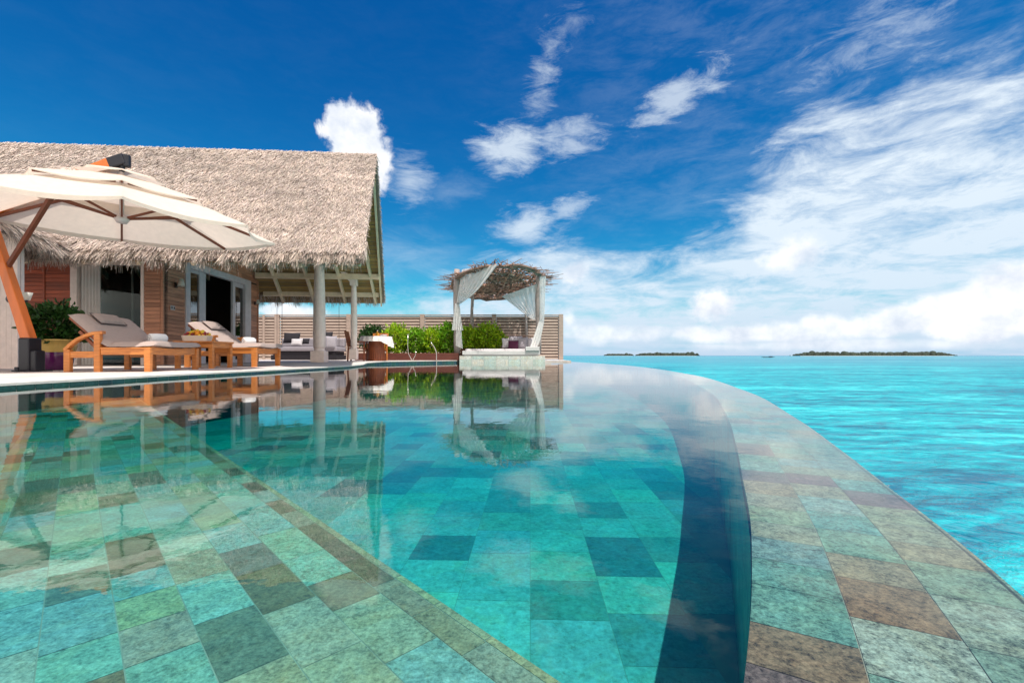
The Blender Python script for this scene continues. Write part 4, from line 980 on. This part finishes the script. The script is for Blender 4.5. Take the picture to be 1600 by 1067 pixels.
MB().ball((0, 0, .05), .05, .8, 8).ball((.05, .02, .05), .04, .8, 8).build('fruit', M['fruit_r'], e, True)
def chair(loc_, rz, label, mat):
    e = empty('dining_chair', loc_, rz, label, 'chair', 'teak dining chairs at the round table')
    for sx in (-1, 1):
        MB().bar((sx*.27, -.25, 0), (sx*.27, -.25, .62), .045, .045, (0,1,0)).build('leg', mat, e, bevel=.005)
        MB().bar((sx*.27, .27, 0), (sx*.27, .25, .45), .045, .045, (0,1,0)).bar((sx*.27, .25, .45), (sx*.27, .36, .98), .045, .04, (0,1,0)).build('leg', mat, e, bevel=.005)
        MB().bar((sx*.27, -.29, .64), (sx*.27, .3, .66), .06, .03).build('armrest', mat, e, bevel=.006)
    m = MB()
    for k in range(7): m.box((-.26, -.27+k*.077, .42), (.26, -.27+k*.077+.065, .445))
    m.box((-.25, -.26, .36), (.25, -.23, .42)).box((-.25, .22, .36), (.25, .25, .42)); m.build('seat', mat, e)
    m = MB(); m.bar((-.27, .355, .96), (.27, .355, .96), .04, .07)
    for k in range(8): m.bar((-.23+k*.066, .265, .47), (-.23+k*.066, .35, .94), .035, .018, (0,1,0))
    m.build('backrest', mat, e); return e
cx = at(558, 560, 15.3)
chair((cx.x+.02, 15.3, tz), PI/2+.15, 'teak armchair with tall dark back left of the round table', M['dark_teak'])
chair((tc.x-.2, 16.35, tz), PI*0-.1, 'pale teak armchair tucked in behind the round table', M['teak'])

# ------------------------------------------------------------------ sun loungers
def lounger(loc_, rz, label, wd=1.0):
    e = empty('sun_lounger', loc_, rz, label, 'sun lounger', 'teak sun loungers on the pool deck'); T = M['teak']; w = wd
    for y_ in (.03, w-.03):
        MB().bar((-.03, y_, 0), (-.03, y_, .34), .07, .06, (0,1,0), w2=.085).build('leg', T, e, bevel=.008)
        MB().bar((-.64, y_, 0), (-.64, y_, .53), .075, .06, (0,1,0)).build('leg', T, e, bevel=.008)
        MB().bar((-1.0, y_, 0), (-1.0, y_, .31), .075, .06, (0,1,0)).build('leg', T, e, bevel=.008)
        m = MB(); pts = [(-1.03, .30), (-.98, .36), (-.9, .43), (-.8, .485), (-.7, .52), (-.58, .535)]
        for (a, b_), (c, d) in zip(pts, pts[1:]): m.bar((a, y_, b_), (c+.01, y_, d), .07, .04)
        m.build('armrest', T, e, bevel=.006)
        m = MB(); m.box((-.60, y_-.02, .24), (-.06, y_+.02, .335)).box((-.97, y_-.02, .20), (-.68, y_+.02, .285)).box((-.6, y_-.032, .318), (-.06, y_-.021, .338)); m.build('side_rail', T, e, bevel=.006)
        m = MB(); m.bar((-.56, y_+(.04 if y_ < .5 else -.04), .32), (-1.0, y_+(.04 if y_ < .5 else -.04), .735), .035, .05); m.bar((-.90, y_+(.05 if y_ < .5 else -.05), .55), (-.62, y_+(.05 if y_ < .5 else -.05), .25), .03, .04); m.build('back_stile', M['dark_teak'], e, bevel=.005)
    m = MB()
    def er(u, v, x0): 
        y_ = u*w; return y_
    k = 12
    for i in range(k):   # foot end board with a dipped lower and upper edge
        y0, y1 = .06+(w-.12)*i/k, .06+(w-.12)*(i+1)/k; f0, f1 = (1-(2*i/k-1)**2)*.03, (1-(2*(i+1)/k-1)**2)*.03
        m.add([(-.05,y0,.245-f0*.3),(-.05,y1,.245-f1*.3),(-.05,y1,.355-f1),(-.05,y0,.355-f0),(-.01,y0,.245-f0*.3),(-.01,y1,.245-f1*.3),(-.01,y1,.355-f1),(-.01,y0,.355-f0)],
              [(0,3,2,1),(4,5,6,7),(3,7,6,2),(0,1,5,4)])
    m.build('foot_board', T, e)
    m = MB()
    for i in range(8): m.box((-.60+i*.07, .06, .30), (-.545+i*.07, w-.06, .318))
    m.build('slats', T, e)
    # cushion: seat then rising back, one quilted mattress
    prof = [(.055, .372), (.0, .362), (-.15, .352), (-.35, .350), (-.52, .352), (-.60, .39), (-.74, .52), (-.87, .645), (-1.00, .765)]
    def cs(t):
        t *= len(prof)-1; i = min(int(t), len(prof)-2); f = t-i; a, b_ = prof[i], prof[i+1]; return a[0]*(1-f)+b_[0]*f, a[1]*(1-f)+b_[1]*f
    def top(u, v):
        x_, z_ = cs(v); y_ = .02+u*(w-.04); e_ = (1-(2*u-1)**8); q_ = .006*abs(math.sin(v*PI*5)); dip = -.025*(1-(2*u-1)**2)*max(0, 1-v*4)
        nx, nz = (0, 1) if v < .5 else (.72, .69); th_ = .078*(max(0, e_)**.5)*max(0, 1-abs(2*v-1)**30)**.5-q_*(0 if v in (0, 1) else 1); return (x_+nx*th_, y_, z_+nz*th_+dip)
    def bot(u, v):
        x_, z_ = cs(v); y_ = .02+(1-u)*(w-.04); dip = -.025*(1-(2*u-1)**2)*max(0, 1-v*4); return (x_, y_, z_-.004+dip)
    m = MB(); m.grid(top, 24, 48); m.grid(bot, 24, 48)
    def side_(u, v, k):
        pass
    cu_ = m.build('cushion', M['cushion'], e, True)
    # head pillow lying on the upper back
    vs = []; N = 10; fs = []
    ax = Vector((-.73, 0, .68)).normalized(); nr = Vector((.68, 0, .73)).normalized(); c0 = Vector((-.86, .48, .705))+nr*.045
    for sg in (1, -1):
        for i in range(N+1):
            for j in range(N+1):
                a, b_ = i/N*2-1, j/N*2-1; k_ = max(0, (1-a**4)*(1-b_**4))**.5; p = c0+Vector((0, 1, 0))*(a*.24)+ax*(b_*.10)+nr*(sg*.035*k_); vs.append(p)
    for o_ in (0, (N+1)**2):
        for i in range(N):
            for j in range(N): q = (o_+i*(N+1)+j, o_+(i+1)*(N+1)+j, o_+(i+1)*(N+1)+j+1, o_+i*(N+1)+j+1); fs.append(q)
    MB().add(vs, fs).build('head_pillow', M['cushion_top'], e, True)
    rp = []
    for a, b_ in ((-1,-1),(1,-1),(1,1),(-1,1),(-1,-1)): rp.append(c0+Vector((0,1,0))*(a*.24)+ax*(b_*.10))
    MB().tube(rp[:3], .006, 5).tube(rp[2:], .006, 5).build('piping', M['piping'], e)
    return e
lounger((-4.80, 6.02, DZ), math.radians(6.0), 'near teak sun lounger with grey cushion, curved arm and rolled towel, beside the potted plant', 1.12)
lg2 = lounger((-4.76, 8.45, DZ), math.radians(3.0), 'far teak sun lounger with grey cushion, behind the small table with the fruit')
lg2.scale = (1.24, 1, 1.1)
def towel(p, rz, label):
    e = empty('rolled_towel', p, rz, label, 'towel', 'rolled white towels on the loungers'); r = .072; m = MB()
    m.tube([(-.11, 0, r), (-.095, 0, r), (0, 0, r*1.02), (.095, 0, r), (.11, 0, r)], [r*.82, r*.98, r*1.02, r*.98, r*.82], 22)
    m.tube([(-.10, r*.9, .022), (.10, r*.95, .02)], .024, 8); m.build('roll', M['towel'], e, True)
    m = MB()
    for sx in (-1, 1): m.tube([(sx*.112, math.cos(t)*r*.085*t, r+math.sin(t)*r*.085*t) for t in [k*.5 for k in range(20)]], .005, 5)
    m.build('fold_edge', M['cloth_light'], e, True)
towel(at(246, 536.5, 6.75), 1.15, 'rolled white towel on the near lounger beside the timber wall')
towel(at(389, 538.5, 9.0), 1.1, 'rolled white towel on the far lounger near the column')
# side table
st = empty('side_table', (-5.28, 7.82, DZ), math.radians(3), 'small square teak table carrying the fruit tray between the loungers', 'table')
h_ = .47; w_ = .29
m = MB()
for i in range(6): m.box((-w_-.03+i*.107, -w_-.03, h_-.03), (-w_-.03+i*.107+.099, w_+.03, h_))
m.box((-w_, -w_, h_-.11), (w_, -w_+.03, h_-.03)).box((-w_, w_-.03, h_-.11), (w_, w_, h_-.03)).box((-w_, -w_+.03, h_-.11), (-w_+.03, w_-.03, h_-.03)).box((w_-.03, -w_+.03, h_-.11), (w_, w_-.03, h_-.03))
m.build('tabletop', M['teak'], st, bevel=.004)
for sx in (-1, 1):
    for sy in (-1, 1): MB().box((sx*(w_-.02)-.032, sy*(w_-.02)-.032, 0), (sx*(w_-.02)+.032, sy*(w_-.02)+.032, h_-.032)).build('leg', M['teak'], st, bevel=.005)
tr = empty('fruit_tray', (-5.36, 7.75, DZ+h_+.002), .1, 'oblong cream tray heaped with sliced fruit on the small teak table', 'tray')
m = MB(); 
def trp(z, k): return [(a*(.205*k), b_*(.12*k), z) for a, b_ in ((-1,-.7),(-.8,-1),(.8,-1),(1,-.7),(1,.7),(.8,1),(-.8,1),(-1,.7))]
vs = trp(0, .9)+trp(.095, 1.03)+trp(.095, .98)+trp(.03, .9); fs = [tuple(range(7, -1, -1))]
for k in range(3): fs += [(k*8+i, k*8+(i+1) % 8, (k+1)*8+(i+1) % 8, (k+1)*8+i) for i in range(8)]
fs.append(tuple(range(24, 32))); m.add(vs, fs); m.build('tray', M['porcelain'], tr)
fr = {'fruit_y': MB(), 'fruit_o': MB(), 'fruit_r': MB()}
for i in range(80):
    x_, y_ = random.uniform(-.16, .16), random.uniform(-.08, .08); kk = random.choice(['fruit_y', 'fruit_o', 'fruit_r']) if x_ < .06 else random.choice(['fruit_r', 'fruit_r', 'fruit_y'])
    fr[kk].ball((x_, y_, .09+random.uniform(0, .09)*(1-(x_/.2)**2)), random.uniform(.018, .034), random.uniform(.7, 1.2), 8)
for kk, mm in fr.items(): mm.build('fruit_pieces', M[kk], tr, True)

# ------------------------------------------------------------------ glazed pot and plant
PD = 6.75; pc = at(88, 575, PD); pot = empty('plant_pot', (pc.x, PD, DZ), 0, 'big glazed pot, yellow above and purple below, beside the near lounger', 'pot')
m = MB(); m.lathe([(.0, 0), (.155, 0), (.21, .08), (.245, .20), (.245, .285)], n=40); m.build('lower_body', M['purple_glaze'], pot, True)
m = MB(); N = 40
m.lathe([(.2465, .282), (.268, .36), (.28, .44), (.30, .445), (.30, .468), (.27, .468), (.265, .38)], n=40); m.build('collar', M['yellow_glaze'], pot, True)
MB().lathe([(0, .42), (.265, .42)], n=30).build('soil', M['soil'], pot)
pot.scale = (.86, .86, 1)
pl = empty('potted_plant', (pc.x-.02, PD, DZ+.42), 0, 'bushy dark green plant growing in the purple and yellow pot', 'plant')
foliage('foliage', (0, 0, .24), .31, .30, .29, 2200, .085, M['leaf_dark'], pl, lo=-.9)
m = MB()
for k in range(9):
    a = random.uniform(0, 2*PI); m.tube([(0, 0, -.02), (.1*math.cos(a), .1*math.sin(a), .15), (.3*math.cos(a), .28*math.sin(a), .35)], [.012, .01, .005], 5)
m.build('stem', M['stem'], pl)

# ------------------------------------------------------------------ cantilever parasol
UC = Vector((-5.48, 6.39, 0)); UR = 1.96; ZED = 2.17; ZTP = 2.75; CV = Vector((-.651, .759, 0))
def oval(p): return p-CV*(p.dot(CV)*.33)   # the canopy is longer than it is deep
par = empty('parasol', (-6.62, 6.05, DZ), 0, 'big cream cantilever parasol on a leaning orange timber mast', 'parasol')
pb = Vector((-6.62, 6.05, DZ)); uc = UC-pb; zed, ztp = ZED-DZ, ZTP-DZ
a0 = math.atan2(-UC.y, -UC.x)   # a corner points towards the camera
NV = 8
def canopy(r0, r1, zoff0, zoff1, sag, name, valance=0):
    m = MB(); n_r = 10; n_a = 10
    for k in range(NV):
        A, B = a0+2*PI*k/NV, a0+2*PI*(k+1)/NV
        def f(s_, t):
            r = r0+(r1-r0)*t; pa = Vector((math.cos(A), math.sin(A), 0))*r; pb_ = Vector((math.cos(B), math.sin(B), 0))*r; p = oval(pa.lerp(pb_, s_))
            fr_ = r/UR; z_ = ztp+(zed-ztp)*(fr_**1.05)+zoff0*(1-t)+zoff1*t-sag*4*s_*(1-s_)*fr_*(.35+.65*t); p = p*(1-.06*4*s_*(1-s_)*t)
            return (uc.x+p.x, uc.y+p.y, z_)
        m.grid(f, n_a, n_r)
        if valance:
            def g2(s_, t):
                p = Vector(f(s_, 1)); return (p.x, p.y, p.z-valance*t*(.6+.4*math.sin(PI*s_)))
            m.grid(g2, n_a, 2)
    return m.build(name, M['canvas'], par, True)
canopy(.86, UR, .03, 0, .045, 'canopy', .06)
canopy(.3, 1.19, .09, .11, .045, 'upper_tier', .02)
canopy(.02, .5, .155, .18, .02, 'top_cap', .015)
hub = Vector((uc.x, uc.y, 2.14)); 
m = MB(); m.tube([(hub.x, hub.y, hub.z), (uc.x, uc.y, ztp+.12)], .028, 10); m.lathe([(0, -.05), (.06, -.05), (.09, 0), (.06, .05), (0, .05)], tuple(hub), 16); m.build('hub', M['switch'], par, True)
for k in range(NV):
    A = a0+2*PI*k/NV; c, s_ = math.cos(A), math.sin(A); m = MB()
    P = lambda r, d=.05: Vector((uc.x, uc.y, ztp+(zed-ztp)*((r/UR)**1.05)-d))+oval(Vector((c, s_, 0))*r)
    m.bar(P(.1, .08), P(UR*.99, .03), .028, .035); m.bar(P(.1, .02), P(1.15, -.08), .026, .03); rb_ = m.build('rib', M['rib'], par)
    MB().bar(tuple(hub), tuple(P(.9, .07)), .022, .028).build('strut', M['rib'], rb_)
# mast and arm
mb_, mt = Vector((.08, .12, .42)), Vector((-.57, .15, 2.30))
MB().bar(tuple(mb_), tuple(mt), .13, .11, (0,1,0), w2=.11, h2=.09).build('mast', M['orange_wood'], par, bevel=.012)
tip = Vector((uc.x, uc.y, ztp+.26))
MB().bar(tuple(mt+Vector((0, 0, -.15))), tuple(tip+Vector((-.1, -.02, -.03))), .10, .16, h2=.13).build('arm', M['orange_wood'], par, bevel=.01)
dirn = (tip-mt).normalized(); m = MB(); m.bar(tuple(tip-dirn*.16), tuple(tip+dirn*.06), .12, .15); m.lathe([(0, -.08), (.05, -.08), (.05, .09), (0, .09)], tuple(tip+dirn*.07+Vector((0,0,-.03))), 14); m.tube([tuple(tip+dirn*.02), (uc.x, uc.y, ztp+.1)], .035, 8); m.build('arm_cap', M['black'], par, bevel=.02)
MB().bar(tuple(mb_.lerp(mt, .52)), tuple(Vector((uc.x-.55, uc.y-.35, zed+.35))), .045, .05).build('stay', M['rib'], par)
m = MB(); m.box((.0, .04, .02), (.15, .22, .47)); m.box((.05, .06, 0), (.22, .2, .30)); m.build('base_housing', M['black'], par, bevel=.02)
m = MB(); m.box((-.02, -.02, .0), (.22, .3, .035)); m.tube([(.1, -.06, -.02), (.1, -.06, .08)], .025, 8); m.build('base_plate', M['black'], par, bevel=.008)
